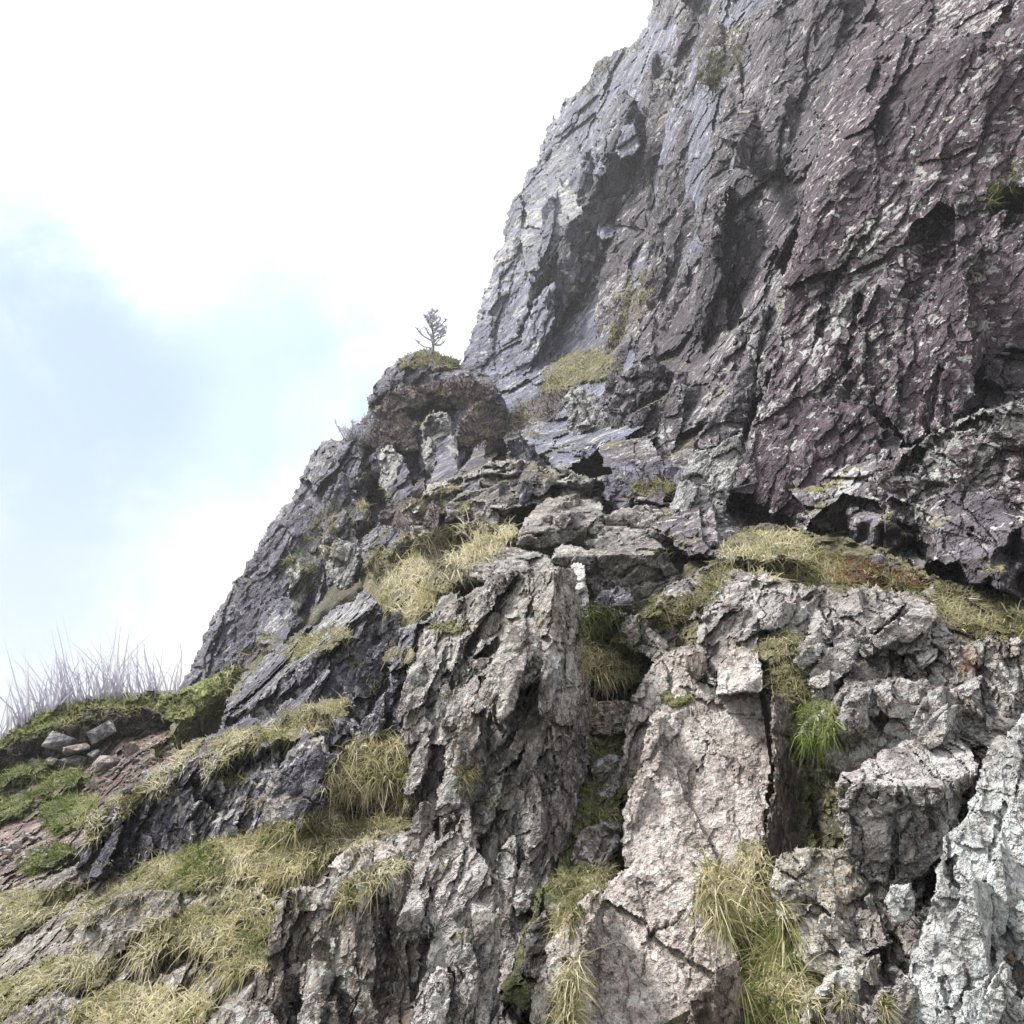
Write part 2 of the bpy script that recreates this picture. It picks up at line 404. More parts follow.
GM = {}
def grass(name, label, poly, pal='straw', ln=16, wd=1.3, per=3.2, bulge=10, droop=.55, comb=(0, 0), up=.7, out=.45, spread=.5, cat='grass tuft',
          group='grass tufts on the rocks', kind=None, mound=True, gmean=.45, clump=24, k=1.0, jit=4, rough=8, thin=-.3):
    own = None
    if mound:
        own = patch(name, poly, 'turf', GM[pal][1], fit=True, bulge=bulge, edge=5, eamt=.3, rough=rough, thick=.03, amp=.8, k=k,
                    label=label, cat=cat, group=group, kind=kind)
    X, Y, sd = scatter(poly, per, jit); z = zat(X, Y)
    med = np.median(z[z < 1e5]); ok = (z < med*1.35) & (z > med*.7); X, Y, z, sd = X[ok], Y[ok], z[ok], sd[ok]
    # clumps: blades of one clump share a lean, a length and a tint
    q = np.stack([X/clump, Y/clump, np.full(len(X), len(bpy.data.objects)*3.1)], 1)
    n1, n2, n3 = fbm(q, 2, 71), fbm(q, 2, 72), fbm(q*1.6, 3, 73)
    keep = n3 > thin; X, Y, z, sd, n1, n2, n3 = X[keep], Y[keep], z[keep], sd[keep], n1[keep], n2[keep], n3[keep]
    u = z/F; R = world(X, Y, z*(1+.002))
    D = up*np.array([0, 0, 1.0]) - out*FW + RNG.normal(0, spread, (len(X), 3)) + (comb[0]+n1*.9)[:, None]*RT + (comb[1]+n2*.7)[:, None]*UP
    D /= np.linalg.norm(D, axis=1)[:, None]
    L = ln*u*(RNG.uniform(.45, 1.25, len(X)))*(1+.5*n3)
    L *= np.clip(.55+sd/12, .45, 1)
    sh = np.clip(gmean-.05+n1*.65+n3*.4+RNG.normal(0, .20, len(X)), 0, 1)
    dr = droop*RNG.uniform(.4, 1.7, len(X))
    wdv = wd*u*RNG.uniform(.6, 1.3, len(X))
    o = blades('grass_blades' if own else name, R, D, L, wdv, dr, sh, GM[pal][0], own)
    if not own: tag(o, label, cat, group, kind)
    return own or o

def hull_stone(name, px, py, wpx, hpx, mat, label, group=None, dk=.985, seed=0, ang=0, cat='stone', depth=.8):
    """angular loose stone: a chipped convex block"""
    import bmesh
    r = np.random.default_rng(seed+int(px*7+py*13)); z = float(np.median(zat(np.array([px, px-3, px+3]), np.array([py, py+3, py+2]))))*dk
    if z > 1e4: z = float(base(np.array([px]), np.array([py]))[0])*dk
    u = z/F; c = world(px, py, z); bm = bmesh.new(); a = math.radians(ang)
    for i in range(13):
        v = r.normal(size=3); v /= np.abs(v).max()**.75*np.linalg.norm(v)**.25
        x, y = v[0]*wpx*.5*u, v[2]*hpx*.5*u
        p = RT*(x*math.cos(a)-y*math.sin(a)) + UP*(x*math.sin(a)+y*math.cos(a)) + FW*v[1]*(wpx+hpx)*.25*depth*u
        bm.verts.new(tuple(p + np.array([0, 0, hpx*.5*u])))
    h = bmesh.ops.convex_hull(bm, input=bm.verts)
    bmesh.ops.delete(bm, geom=[v for v in bm.verts if not v.link_faces], context='VERTS')
    bmesh.ops.bevel(bm, geom=bm.edges[:], offset=.02*min(wpx, hpx)*u, segments=1, affect='EDGES')
    me = bpy.data.meshes.new(name); bm.to_mesh(me); bm.free(); me.materials.append(mat)
    o = bpy.data.objects.new(name, me); o.location = c-np.array([0, 0, hpx*.5*u]); link(o)
    return tag(o, label, cat, group)

#@@SCENE
# ------------------------------------------------------------------ material set
M = {}
M['hill'] = rock_mat('soil_and_rock', 8, (.05,.04,.035), (.10,.085,.07), (.16,.15,.13), lich=.1, moss=.6)
M['far'] = rock_mat('far_cliff_hazed_rock', 42, (0.066,0.068,0.099), (0.126,0.131,0.184), (0.218,0.225,0.294), lich=.2, moss=.1, ang=70, L=2, bump=.8, facet=.4, contrast=.8)  # bluish tint of the veiling glare is put into this rock colour
M['farlit'] = rock_mat('far_cliff_lit_rock', 42, (0.114,0.117,0.144), (0.175,0.181,0.216), (0.255,0.261,0.302), lich=.3, moss=.05, ang=70, L=1.5, bump=.6, facet=.3, contrast=.6)  # lit copy of the far rock: light on the slab put into the colour
M['farshade'] = rock_mat('far_cliff_shaded_rock', 40, (0.042,0.042,0.060), (0.084,0.085,0.111), (0.161,0.161,0.195), lich=.2, moss=.2, mcol=(.14,.13,.07), ang=70, L=2)  # shaded copy of the far rock: shade of the recess painted in
M['wall'] = rock_mat('purple_wall_rock', 11, (0.037,0.027,0.035), (0.079,0.058,0.075), (0.169,0.139,0.163), lich=.3, lcol=(.55,.55,.55), ang=58, L=1.8, bump=1.1, contrast=1.0, facet=.45)
M['wallup'] = rock_mat('upper_wall_rock', 20, (0.039,0.033,0.043), (0.085,0.074,0.091), (0.170,0.155,0.178), lich=.28, moss=.2, mcol=(.16,.15,.07), ang=64, L=1.8, bump=1.1)
M['walllich'] = rock_mat('lichened_wall_rock', 9, (0.045,0.035,0.040), (0.097,0.079,0.090), (0.201,0.178,0.183), lich=.75, ang=50, L=1.4)
M['wallpale'] = rock_mat('pale_wall_rock', 14, (.16,.15,.14), (.28,.27,.245), (.45,.44,.40), lich=.5, moss=.1, mcol=(.3,.3,.08))
M['crag'] = rock_mat('crag_rock', 22, (0.062,0.058,0.082), (0.123,0.118,0.159), (0.221,0.214,0.269), lich=.3, moss=.3, mcol=(.12,.105,.06), ang=62, L=1.4)
M['cragpale'] = rock_mat('crag_lichen_rock', 22, (.12,.118,.125), (.21,.205,.215), (.36,.355,.36), lich=.8, ang=70, L=1.5, contrast=1.1)
M['step'] = rock_mat('ledge_rock', 10, (0.090,0.082,0.080), (0.210,0.194,0.188), (0.380,0.359,0.338), lich=.4, moss=.12, ang=15, L=1.6)
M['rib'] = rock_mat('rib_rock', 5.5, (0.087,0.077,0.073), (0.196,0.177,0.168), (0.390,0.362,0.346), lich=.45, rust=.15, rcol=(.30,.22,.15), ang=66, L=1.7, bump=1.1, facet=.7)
M['ribside'] = rock_mat('rib_side_rock_shaded', 6, (.075,.062,.052), (.14,.118,.10), (.23,.20,.18), lich=.1, rust=.3, rcol=(.16,.09,.06), ang=85, L=3)  # brown rock, darkened in colour for the side turned from the sun
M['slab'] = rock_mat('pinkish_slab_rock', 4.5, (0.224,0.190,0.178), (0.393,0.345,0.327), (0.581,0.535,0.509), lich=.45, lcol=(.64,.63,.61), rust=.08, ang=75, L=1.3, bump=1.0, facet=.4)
M['slabside'] = rock_mat('slab_side_rock_shaded', 4.5, (.07,.055,.05), (.14,.115,.105), (.24,.21,.2), lich=.12, rust=.2, ang=85, L=2.4)  # darker copy of the slab rock, shade of side and front painted in
M['light'] = rock_mat('light_grey_rock', 5.5, (0.138,0.126,0.123), (0.286,0.266,0.261), (0.512,0.482,0.473), lich=.4, rust=.08, ang=40, L=1.6, bump=1.2, facet=.6)
M['lightdark'] = rock_mat('grey_speckled_rock', 5, (0.097,0.085,0.080), (0.204,0.184,0.175), (0.377,0.348,0.331), lich=.55, rust=.15, ang=50, L=1.4, facet=.7)
M['pale'] = rock_mat('pale_blue_lichen_rock', 3.2, (0.227,0.223,0.218), (0.407,0.409,0.407), (0.586,0.600,0.607), lich=.6, lcol=(.55,.60,.61), rust=.25, rcol=(.42,.25,.14), ang=80, L=1.6, bump=1.0, facet=.5)
M['cream'] = rock_mat('cream_rock', 3.3, (.16,.145,.122), (.30,.28,.24), (.49,.465,.41), lich=.5, rust=.1, ang=-35, L=2.0, bump=1.0)
M['quartz'] = rock_mat('white_rock', 7, (.36,.35,.34), (.55,.54,.52), (.72,.72,.70), lich=0, ang=15, L=2)
M['dark'] = rock_mat('dark_crag_rock', 7.5, (0.046,0.044,0.058), (0.100,0.095,0.120), (0.217,0.210,0.248), lich=.42, ang=60, L=1.4, bump=1.3, contrast=1.1, facet=.8)
M['brown'] = rock_mat('brown_speckled_rock', 4, (0.093,0.080,0.070), (0.185,0.161,0.145), (0.319,0.291,0.265), lich=.6, rust=.35, rcol=(.2,.12,.08), ang=70, L=1.5, facet=.7)
M['mossrock'] = rock_mat('mossy_gully_rock', 6.5, (.05,.042,.033), (.10,.085,.068), (.18,.16,.13), lich=.1, moss=.85, mcol=(.075,.085,.03), ang=80, L=1.6)
M['turf'] = soil_mat('bright_turf', (.10,.12,.04), (.19,.21,.08), (.32,.33,.15), 12)
M['peat'] = soil_mat('peat', (.035,.025,.022), (.06,.045,.04), (.10,.075,.065), 11)
M['scree'] = rock_mat('red_scree_soil', 10, (.075,.052,.046), (.14,.10,.09), (.28,.22,.205), lich=.3, lcol=(.42,.36,.33), ang=20, L=1.4, contrast=1.2)
M['stone'] = rock_mat('pinkish_stone', 10, (.2,.16,.15), (.3,.26,.25), (.42,.38,.36), lich=.2)
M['stonegrey'] = rock_mat('grey_stone', 10, (.12,.115,.13), (.2,.195,.21), (.32,.31,.32), lich=.2)
M['thatch'] = soil_mat('dead_grass_thatch', (.05,.045,.028), (.13,.12,.07), (.25,.23,.14), 5)
M['thatchg'] = soil_mat('green_thatch', (.045,.045,.02), (.10,.105,.045), (.20,.19,.09), 8)
M['thatchd'] = soil_mat('heather_litter', (.04,.03,.034), (.09,.07,.075), (.17,.14,.135), 22)
M['farmoss'] = soil_mat('ledge_moss', (.045,.042,.026), (.11,.103,.052), (.23,.212,.115), 20)
M['bark'] = soil_mat('sapling_bark_glare', (.30,.32,.36), (.40,.42,.47), (.5,.52,.57), 30)  # bark paled and blued, sky glare painted into the colour
ST = [(0,(.10,.14,.04)),(.2,(.20,.23,.08)),(.45,(.38,.35,.19)),(.75,(.56,.51,.32)),(1,(.80,.75,.56))]
GM['straw'] = (blade_mat('straw_grass_blades', ST), M['thatch'])
GM['green'] = (blade_mat('green_grass_blades', [(0,(.07,.11,.025)),(.4,(.15,.20,.06)),(.7,(.30,.34,.13)),(1,(.52,.50,.27))]), M['thatchg'])
GM['olive'] = (blade_mat('olive_grass_blades', [(0,(.09,.095,.04)),(.4,(.20,.195,.10)),(.75,(.37,.35,.20)),(1,(.54,.50,.32))]), M['farmoss'])
GM['heather'] = (blade_mat('heather_twigs', [(0,(.045,.035,.042)),(.45,(.11,.085,.098)),(.75,(.19,.15,.155)),(1,(.30,.29,.15))], .1), M['thatchd'])
GM['bracken'] = (blade_mat('dead_bracken', [(0,(.12,.06,.035)),(.5,(.28,.16,.09)),(1,(.46,.33,.2))], .3), M['thatch'])
GM['rush'] = (blade_mat('rush_stems_glare', [(0,(.44,.42,.54)),(.5,(.60,.58,.70)),(1,(.76,.74,.80))], .5), M['thatch'])  # pale lilac of the glare painted into stems and sapling crown

ROCKG = 'rock outcrops on the hillside'
def rk(name, label, poly, style, mat, planes, group=ROCKG, cat='rock outcrop', **kw):
    return patch(name, poly, style, M[mat], planes, label=label, cat=cat, group=group, **kw)
def cliff(name, label, poly, style, mat, planes=None, **kw):
    return patch(name, poly, style, M[mat], planes, label=label, cat='cliff', kind='structure', **kw)

# ------------------------------------------------------------------ ground and hillside
import bmesh
bm = bmesh.new(); bmesh.ops.create_grid(bm, x_segments=60, y_segments=60, size=600)
for v in bm.verts: v.co.z = -5 - .004*(v.co.x**2+v.co.y**2)**.5 + 2*math.sin(v.co.x*.05)*math.cos(v.co.y*.04)
me = bpy.data.meshes.new('ground'); bm.to_mesh(me); bm.free(); me.materials.append(GM['green'][1])
tag(link(bpy.data.objects.new('ground', me)), 'rough grassy valley ground below the crag', 'ground', kind='structure')

SKY0 = [(-96,790),(-40,755),(0,735),(40,712),(90,700),(180,698),(215,625),(245,575),(272,530),(300,494),(315,458),(345,440),(368,418),(378,392),
       (405,365),(440,360),(470,372),(480,310),(505,245),(515,205),(540,160),(555,130),(580,98),(605,66),(645,45),(662,0),(668,-96),(1119,-96),(1119,1119),(-96,1119)]
SKY = [(x+(9 if x < 700 and y < 760 else 0), y+(7 if x < 700 and y < 760 else 0)) for x, y in SKY0]
patch('hillside', SKY, 'soil', M['hill'], k=1.3, amp=1.2, rough=2, step=3, label='earthy hillside under the crags', cat='hillside', kind='structure')

# far cliff
cliff('cliff', 'pale grey far cliff rising to the skyline left of the purple wall', [(460,366),(468,352),(474,325),(482,303),(492,270),(502,243),(511,205),(520,190),(533,167),
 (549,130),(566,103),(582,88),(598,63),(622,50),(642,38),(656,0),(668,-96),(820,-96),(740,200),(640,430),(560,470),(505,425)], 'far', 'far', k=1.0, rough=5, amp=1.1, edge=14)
cliff('cliff', 'shade-coloured recessed bay of the far cliff below its pale slab', [(530,400),(520,330),(530,285),(560,240),(590,190),(605,120),(625,90),(650,120),(640,230),(610,300),(600,370),(560,400)],
 'far', 'farshade', [(580,290,.975,-5,-28)], rough=9, amp=1.3, clamp=(.85,1.1))
cliff('cliff', 'smooth pale slab high on the far cliff', [(528,275),(518,240),(530,200),(550,150),(575,112),(600,92),(618,110),(600,180),(585,215),(560,240),(545,262)],
 'slab', 'farlit', [(560,190,.96,-30,26)], rough=6, edge=5, amp=1.1)

# main wall
cliff('cliff', 'grey buttress wall rising left of the purple face', [(656,-96),(650,30),(640,90),(634,140),(620,190),(606,240),(592,300),(580,340),(590,400),(600,460),(650,525),(690,558),(760,560),(830,560),
 (900,590),(1000,620),(1119,670),(1119,-96)], 'wall2', 'wallup', k=1.0, amp=1.35, rough=6, edge=16, grooves=[([(745,520),(800,528),(860,545),(930,566),(1010,600),(1119,640)],30,80),([(805,-30),(788,50),(776,110),(782,160)],9,45),([(690,70),(705,115),(728,112)],16,35),([(742,330),(752,380),(756,410)],8,60),([(712,190),(700,250),(690,300)],6,30),([(650,150),(668,190),(700,180)],7,26),([(655,20),(668,60),(672,110)],6,30),([(735,290),(728,320)],10,35),([(620,420),(625,360)],6,30)])
cliff('cliff', 'narrow grey pillar of rock on the edge of the buttress wall', [(604,262),(618,200),(640,140),(668,150),(665,220),(655,290),(640,350),(600,360),(592,320)], 'wall2', 'wallup',
 [(625,270,.95,-30,12),(655,270,.97,45,0)], rough=6, amp=1.1)
for lb, po, a1, a2 in [('steep stepped column left of centre in the buttress wall', [(640,345),(648,262),(664,170),(688,110),(712,130),(708,205),(694,290),(680,368),(655,358)], (668,240), (698,240)),
 ('tall column of the buttress wall nearest the purple face', [(704,345),(714,250),(736,160),(760,100),(786,70),(792,140),(780,215),(766,290),(748,352),(720,372)], (740,220), (772,220)),
 ('topmost left column of the buttress wall', [(668,110),(676,30),(690,-40),(706,-96),(745,-96),(742,-10),(730,60),(712,118),(690,130)], (696,30), (726,30)),
 ('topmost right column of the buttress wall', [(752,140),(762,60),(782,-20),(800,-96),(858,-96),(846,0),(826,80),(808,150),(790,205),(770,190)], (790,50), (832,50)),
 ('leaning foot of the buttress wall above the triangular block', [(690,420),(705,385),(730,352),(752,318),(770,300),(768,340),(752,380),(728,420),(704,436)], (722,380), (752,360))]:
    cliff('cliff', lb, po, 'wall2', 'wallup', [(*a1, .955, -42, 6), (*a2, .96, 52, -8)], rough=8, amp=1.0, edge=5, clamp=(.8,1.1))
cliff('cliff', 'lower grey block of the buttress wall beneath the mossy ledge', [(608,400),(625,372),(650,350),(672,372),(700,420),(690,450),(660,462),(630,460),(612,440)], 'crag', 'wallup',
 [(650,410,.93,-25,10)], rough=6, amp=1.0)
cliff('cliff', 'big purple rock wall filling the upper right', [(905,-96),(870,0),(840,80),(815,150),(800,200),(793,270),(778,330),(765,380),(748,440),(730,500),(716,552),(745,540),(765,528),(800,534),(830,540),(870,562),
 (920,572),(960,584),(1000,600),(1119,660),(1119,-96)], 'wall', 'wall', [(860,380,.93,-32,6),(870,530,.93,-15,-30)], rough=6, amp=.95, edge=8, clamp=(.7,1.06), grooves=[([(758,530),(800,532),(860,545),(930,566),(1010,600)],22,60),([(740,450),(765,385),(778,335)],5,25),([(1012,5),(985,48)],5,25),([(955,215),(925,240)],14,40),([(870,90),(885,60)],4,18),([(800,215),(790,245)],7,26),([(960,330),(990,300)],6,22),([(860,300),(845,360),(850,380)],4,18),([(910,390),(895,420)],6,22),([(880,480),(905,515)],7,25),([(1000,210),(1030,190)],9,30),([(820,330),(835,280),(870,230)],3.5,14),([(790,480),(820,400),(850,360)],3.5,14)])
for lb, po, pl in [('long diagonal bulge down the left half of the purple wall', [(796,395),(812,310),(845,210),(895,110),(950,40),(968,60),(950,130),(915,205),(884,285),(858,370),(826,410)], [(860,220,.905,-40,8),(905,225,.91,25,-15)]),
 ('broad purple facet at the right edge of the wall', [(900,340),(945,270),(1010,225),(1119,190),(1119,390),(1030,396),(960,420),(905,446),(880,405)], [(980,330,.89,-28,10),(960,405,.895,-10,-35)]),
 ('jutting purple facet low in the wall above the overhang', [(752,500),(768,445),(800,405),(850,398),(888,430),(872,480),(900,520),(860,532),(800,522)], [(810,460,.905,-38,12),(860,500,.91,20,-25)])]:
    cliff('cliff', lb, po, 'wall', 'wall', pl, rough=9, amp=.9, edge=6, clamp=(.75,1.1))
cliff('cliff', 'slanting overhang crossing the upper right of the purple wall', [(872,330),(885,285),(905,250),(940,195),(985,140),(1030,90),(1119,10),(1119,150),(1040,160),(985,172),(950,205),(925,240),(905,285),(890,330)],
 'wall', 'wall', [(980,160,.89,-38,16),(1000,168,.892,-10,-60)], rough=6, amp=1.1, edge=9, thick=.12)
cliff('cliff', 'lichened block at the lower right of the purple wall', [(868,480),(900,452),(950,425),(985,408),(1030,398),(1119,385),(1119,650),(1020,606),(965,585),(935,570),(920,530),(880,510)], 'crag', 'walllich',
 [(980,480,.90,-30,12),(980,560,.90,-20,-25)], rough=5, amp=.8, edge=10, grooves=[([(900,470),(950,432),(1030,402)],5,30),([(920,560),(970,582),(1030,606),(1080,620)],18,50)])
cliff('cliff', 'pale lichen-crusted fin on the left edge of the purple wall', [(776,290),(786,272),(799,276),(801,330),(798,375),(786,402),(774,398),(778,350)], 'pale', 'wallpale', [(786,335,.90,-40,12)], rough=4, edge=6)
rk('rock_block', 'triangular grey block wedged against the left of the purple wall', [(690,452),(705,425),(725,395),(752,352),(757,380),(752,410),(745,430),(720,446)], 'slab', 'wallup', [(730,400,.90,-25,14)], rough=4, edge=5, amp=1.2)
rk('rock_block', 'pale cracked block at the foot of the triangular block', [(662,528),(676,490),(690,455),(715,448),(742,430),(742,462),(728,500),(712,545),(690,552),(670,540)], 'crag', 'cragpale',
 [(700,495,.88,-22,18)], rough=4, amp=.6, edge=6)
rk('rock_block', 'white lichened block under the mossy ledge', [(564,400),(572,386),(592,392),(606,408),(614,436),(604,462),(586,466),(572,448)], 'crag', 'cragpale', [(588,425,.94,-30,14)], rough=4, amp=.7, edge=6)
rk('rock_block', 'mossy low blocks right of the white lichened block', [(600,480),(622,462),(660,458),(690,470),(680,500),(650,530),(628,520),(606,500)], 'crag', 'crag', [(640,490,.93,-10,30)], rough=4, amp=.9, edge=7)

# crag with the sapling
cliff('cliff', 'steep left flank of the crag against the sky', [(176,694),(190,668),(205,640),(214,618),(232,590),(246,566),(262,540),(274,520),(292,500),(298,488),(306,466),(314,450),(330,443),(356,436),(370,520),
 (350,600),(310,640),(260,670),(215,700)], 'crag', 'crag', [(270,590,1.03,-38,14)], clamp=(.7,1.5), rough=5, edge=16)
cliff('cliff', 'crag top with the sapling standing on it', [(318,470),(330,445),(346,437),(358,424),(368,410),(374,388),(388,368),(404,357),(432,351),(452,360),(470,366),(492,378),(503,398),(518,436),(548,468),(570,510),
 (480,530),(400,560),(340,570),(316,520)], 'crag', 'crag', [(430,440,.98,-22,16),(520,440,.99,25,10)], clamp=(.75,1.2), rough=5, edge=14, amp=1.2, grooves=[([(520,440),(560,480)],12,30),([(470,400),(500,410)],9,20),([(362,450),(372,500)],7,20),([(410,470),(415,500)],6,16)])
CR = [('pale lichened slab in the middle of the crag', [(420,425),(432,412),(448,412),(456,440),(462,470),(458,492),(440,498),(424,470)], 'cragpale', (440,455,.94,-15,20)),
 ('square lichened block low on the crag', [(320,548),(332,532),(346,522),(356,536),(362,560),(358,582),(340,590),(330,578)], 'cragpale', (340,560,.94,-25,12)),
 ('pointed spike left of the pale slab', [(379,480),(380,452),(390,446),(402,456),(398,480),(388,500)], 'cragpale', (390,470,.94,-35,10)),
 ('small triangular slab beside the pointed spike', [(384,502),(394,486),(406,462),(412,478),(414,494),(402,502)], 'crag', (400,490,.93,-35,25)),
 ('tall pale slab near the left skyline of the crag', [(330,448),(344,440),(362,446),(366,470),(350,486),(340,500),(336,476)], 'cragpale', (348,465,.96,-25,15)),
 ('narrow upright block on the flank', [(289,606),(290,575),(298,562),(306,572),(306,600),(298,616)], 'cragpale', (298,590,.92,-20,15)),
 ('dark rock step between flank and crag', [(330,500),(350,494),(366,506),(370,524),(350,520),(336,520)], 'crag', (350,508,.95,-20,30)),
 ('blocky shoulder below the heather', [(362,540),(380,524),(410,530),(408,552),(380,560),(366,566)], 'crag', (385,545,.93,-20,25)),
 ('grey rock nose just under the sapling', [(392,380),(402,364),(424,362),(430,378),(420,392),(400,396)], 'crag', (410,380,.96,-30,20)),
 ('dark notch wall at the head of the gully', [(505,440),(520,436),(545,460),(560,480),(540,496),(515,480)], 'dark', (530,465,.97,20,-5))]
for lb, po, mt, pl in CR:
    rk('rock_block', lb, po, 'crag', mt, [pl], rough=4, amp=.8, edge=5)

# stepped ledges in the middle
rk('rock_ledge', 'stepped grey ledges at the head of the central rib', [(400,512),(440,480),(480,468),(520,462),(560,470),(610,478),(640,500),(600,520),(540,520),(470,524),(420,540)], 'step', 'step',
 [(520,495,.95,-10,38),(520,512,.95,-5,5)], rough=6, amp=2.0)
SD = [('flat sloping ledge above the grass cushion', [(405,534),(420,516),(450,508),(490,512),(520,520),(505,532),(450,536),(420,544)], 'step', [(460,520,.93,-15,50),(460,530,.93,-5,0)]),
 ('pale fractured ledge with a dark front', [(516,546),(524,520),(545,498),(575,496),(605,506),(592,525),(575,540),(545,548)], 'light', [(560,510,.92,-10,55),(560,524,.92,0,-8)]),
 ('dark square block above the white-edged ledge', [(584,540),(600,516),(640,506),(660,508),(674,530),(684,556),(640,560),(596,560)], 'rib', [(630,520,.91,-10,35),(640,530,.91,10,-15)]),
 ('dark-fronted step with a bright top edge', [(548,562),(560,546),(590,550),(620,548),(655,538),(672,560),(692,590),(660,612),(620,614),(596,600),(585,575)], 'rib', [(620,550,.89,0,62),(630,560,.892,10,-12)]),
 ('small dark block tucked under the step', [(590,612),(600,592),(622,586),(636,596),(634,612),(612,622)], 'dark', [(612,600,.90,0,50),(612,606,.90,0,-5)]),
 ('low knobbly ledge left of the dark square block', [(470,500),(488,488),(530,484),(560,490),(540,504),(500,510)], 'step', [(515,495,.92,-5,55),(515,502,.92,0,-5)]),
 ('narrow ledge below the pale fractured ledge', [(440,560),(470,545),(520,548),(560,562),(540,580),(480,582)], 'rib', [(500,560,.93,-10,50),(500,572,.93,-10,0)])]
for i, (lb, po, mt, pl) in enumerate(SD):
    rk('rock_ledge', lb, po, 'step', mt, pl, rough=4, amp=.9, edge=6)

# gullies
patch('gully', [(560,620),(590,580),(650,580),(665,640),(650,700),(630,790),(620,860),(560,930),(530,1010),(500,1000),(570,800),(588,700)], 'rough', M['mossrock'], k=1.01, amp=1.2, grooves=[([(588,690),(628,694)],12,70),([(655,590),(668,620)],9,40)], label='damp mossy gully right of the central rib', cat='gully', kind='structure')
patch('gully', [(745,640),(800,610),(840,690),(862,800),(870,900),(830,960),(800,1119),(700,1119),(740,880),(790,880),(785,690)], 'rough', M['mossrock'], k=1.01, amp=1.2, label='grassy gully right of the pink slab', cat='gully', kind='structure')
patch('ground', [(640,620),(690,560),(760,520),(850,540),(950,580),(1119,640),(1119,720),(1000,680),(900,620),(800,590),(720,610),(680,680)], 'soil', M['thatch'], k=.99, amp=1.8, label='grassy shelf at the foot of the purple wall', cat='ground', kind='structure')

# left crags
rk('rock_outcrop', 'dark broken crag above the grassy terrace on the left', [(222,735),(226,700),(250,672),(290,640),(330,612),(365,596),(400,610),(420,660),(415,740),(390,770),(330,740),(260,740)], 'rough', 'dark', [(320,690,.93,-15,12)], rough=7, amp=1.2)
rk('rock_outcrop', 'wide dark crag between the two grass terraces on the left', [(76,872),(84,840),(100,815),(130,790),(165,765),(195,745),(240,722),(320,712),(380,730),(420,770),(420,830),(340,842),(260,850),(180,870),(110,880)],
 'rough', 'dark', [(220,800,.90,-18,12)], rough=7, amp=1.15, grooves=[([(240,775),(258,760)],12,40),([(200,790),(215,800)],7,25),([(360,815),(385,808)],9,22),([(275,790),(268,820)],4,16),([(315,760),(322,775)],6,20)])
rk('rock_outcrop', 'smooth grey slab in the right half of the dark crag', [(258,800),(280,765),(300,745),(325,735),(332,770),(326,800),(300,822),(268,826)], 'slab', 'lightdark', [(295,785,.87,-15,22)], rough=5, edge=5)
rk('rock_outcrop', 'overhanging dark nose at the left end of the dark crag', [(84,860),(92,836),(112,822),(130,840),(132,868),(110,882),(92,880)], 'rough', 'dark', [(108,850,.88,-30,10)], rough=4, edge=6)
rk('rock_outcrop', 'thin slab lying on the slope below the dark nose', [(36,890),(60,872),(90,858),(112,862),(100,880),(60,896)], 'slab', 'lightdark', [(75,876,.92,-10,45)], rough=3, edge=4)
rk('rock_outcrop', 'lumpy rock shoulder below the grass cushion', [(396,640),(420,624),(450,610),(500,600),(520,640),(470,700),(430,740),(405,760),(390,700)], 'rough', 'dark', [(440,670,.92,-20,22)], rough=6, amp=1.1)
rk('rock_block', 'rounded knob of rock beneath the grass cushion', [(402,634),(412,624),(426,624),(434,634),(424,646),(408,650)], 'crag', 'rib', [(417,635,.87,-20,35)], rough=3, amp=.6, edge=6)
rk('rock_block', 'upright pale nose of rock left of the central rib', [(404,700),(412,668),(426,655),(440,660),(442,690),(428,712),(412,716)], 'crag', 'lightdark', [(420,685,.86,-25,25)], rough=4, amp=.8, edge=7)
rk('rock_outcrop', 'brown slope of rock and turf at the bottom left', [(-96,1119),(-96,900),(0,885),(60,868),(150,860),(260,840),(340,840),(420,830),(430,900),(420,1000),(420,1119)], 'rough', 'brown', None, k=1.0, rough=5, amp=1.0, grooves=[([(150,972),(180,962),(225,955)],12,45),([(250,880),(262,870)],8,25),([(0,935),(40,925)],9,22),([(60,975),(80,968)],6,18)])
rk('rock_outcrop', 'brown speckled rock face left of the central rib', [(236,1119),(250,1000),(270,930),(290,890),(330,880),(370,866),(405,880),(420,940),(415,1010),(400,1119)], 'rough', 'brown', [(340,960,.92,-12,15)], rough=6, amp=.7, ang=15, grooves=[([(385,900),(390,980),(375,1020)],5,20),([(335,990),(345,1010)],7,24),([(330,930),(328,960)],3,10)])
rk('rock_outcrop', 'grey lichened rock with a round orange lichen spot', [(50,985),(66,950),(84,918),(110,900),(150,888),(182,892),(176,915),(140,935),(110,960),(80,985)], 'slab', 'lightdark', [(115,935,.90,-20,35)], rough=5, edge=6)
rk('rock_outcrop', 'small grey rock at the bottom left corner', [(-20,1040),(20,1010),(50,992),(76,996),(90,1020),(80,1060),(20,1119),(-40,1119)], 'slab', 'lightdark', [(45,1020,.90,-15,40)], rough=5, edge=6)
rk('rock_outcrop', 'low brown rock step at the bottom edge', [(196,1060),(210,1016),(246,1000),(270,1006),(280,1030),(270,1119),(200,1119)], 'slab', 'brown', [(240,1020,.88,-10,40)], rough=4, edge=5)
rk('rock_outcrop', 'flat pale ledge set in the grass left of the rib', [(326,868),(344,850),(380,840),(402,850),(396,866),(350,878)], 'slab', 'slab', [(365,860,.92,-10,50)], rough=4, edge=4)

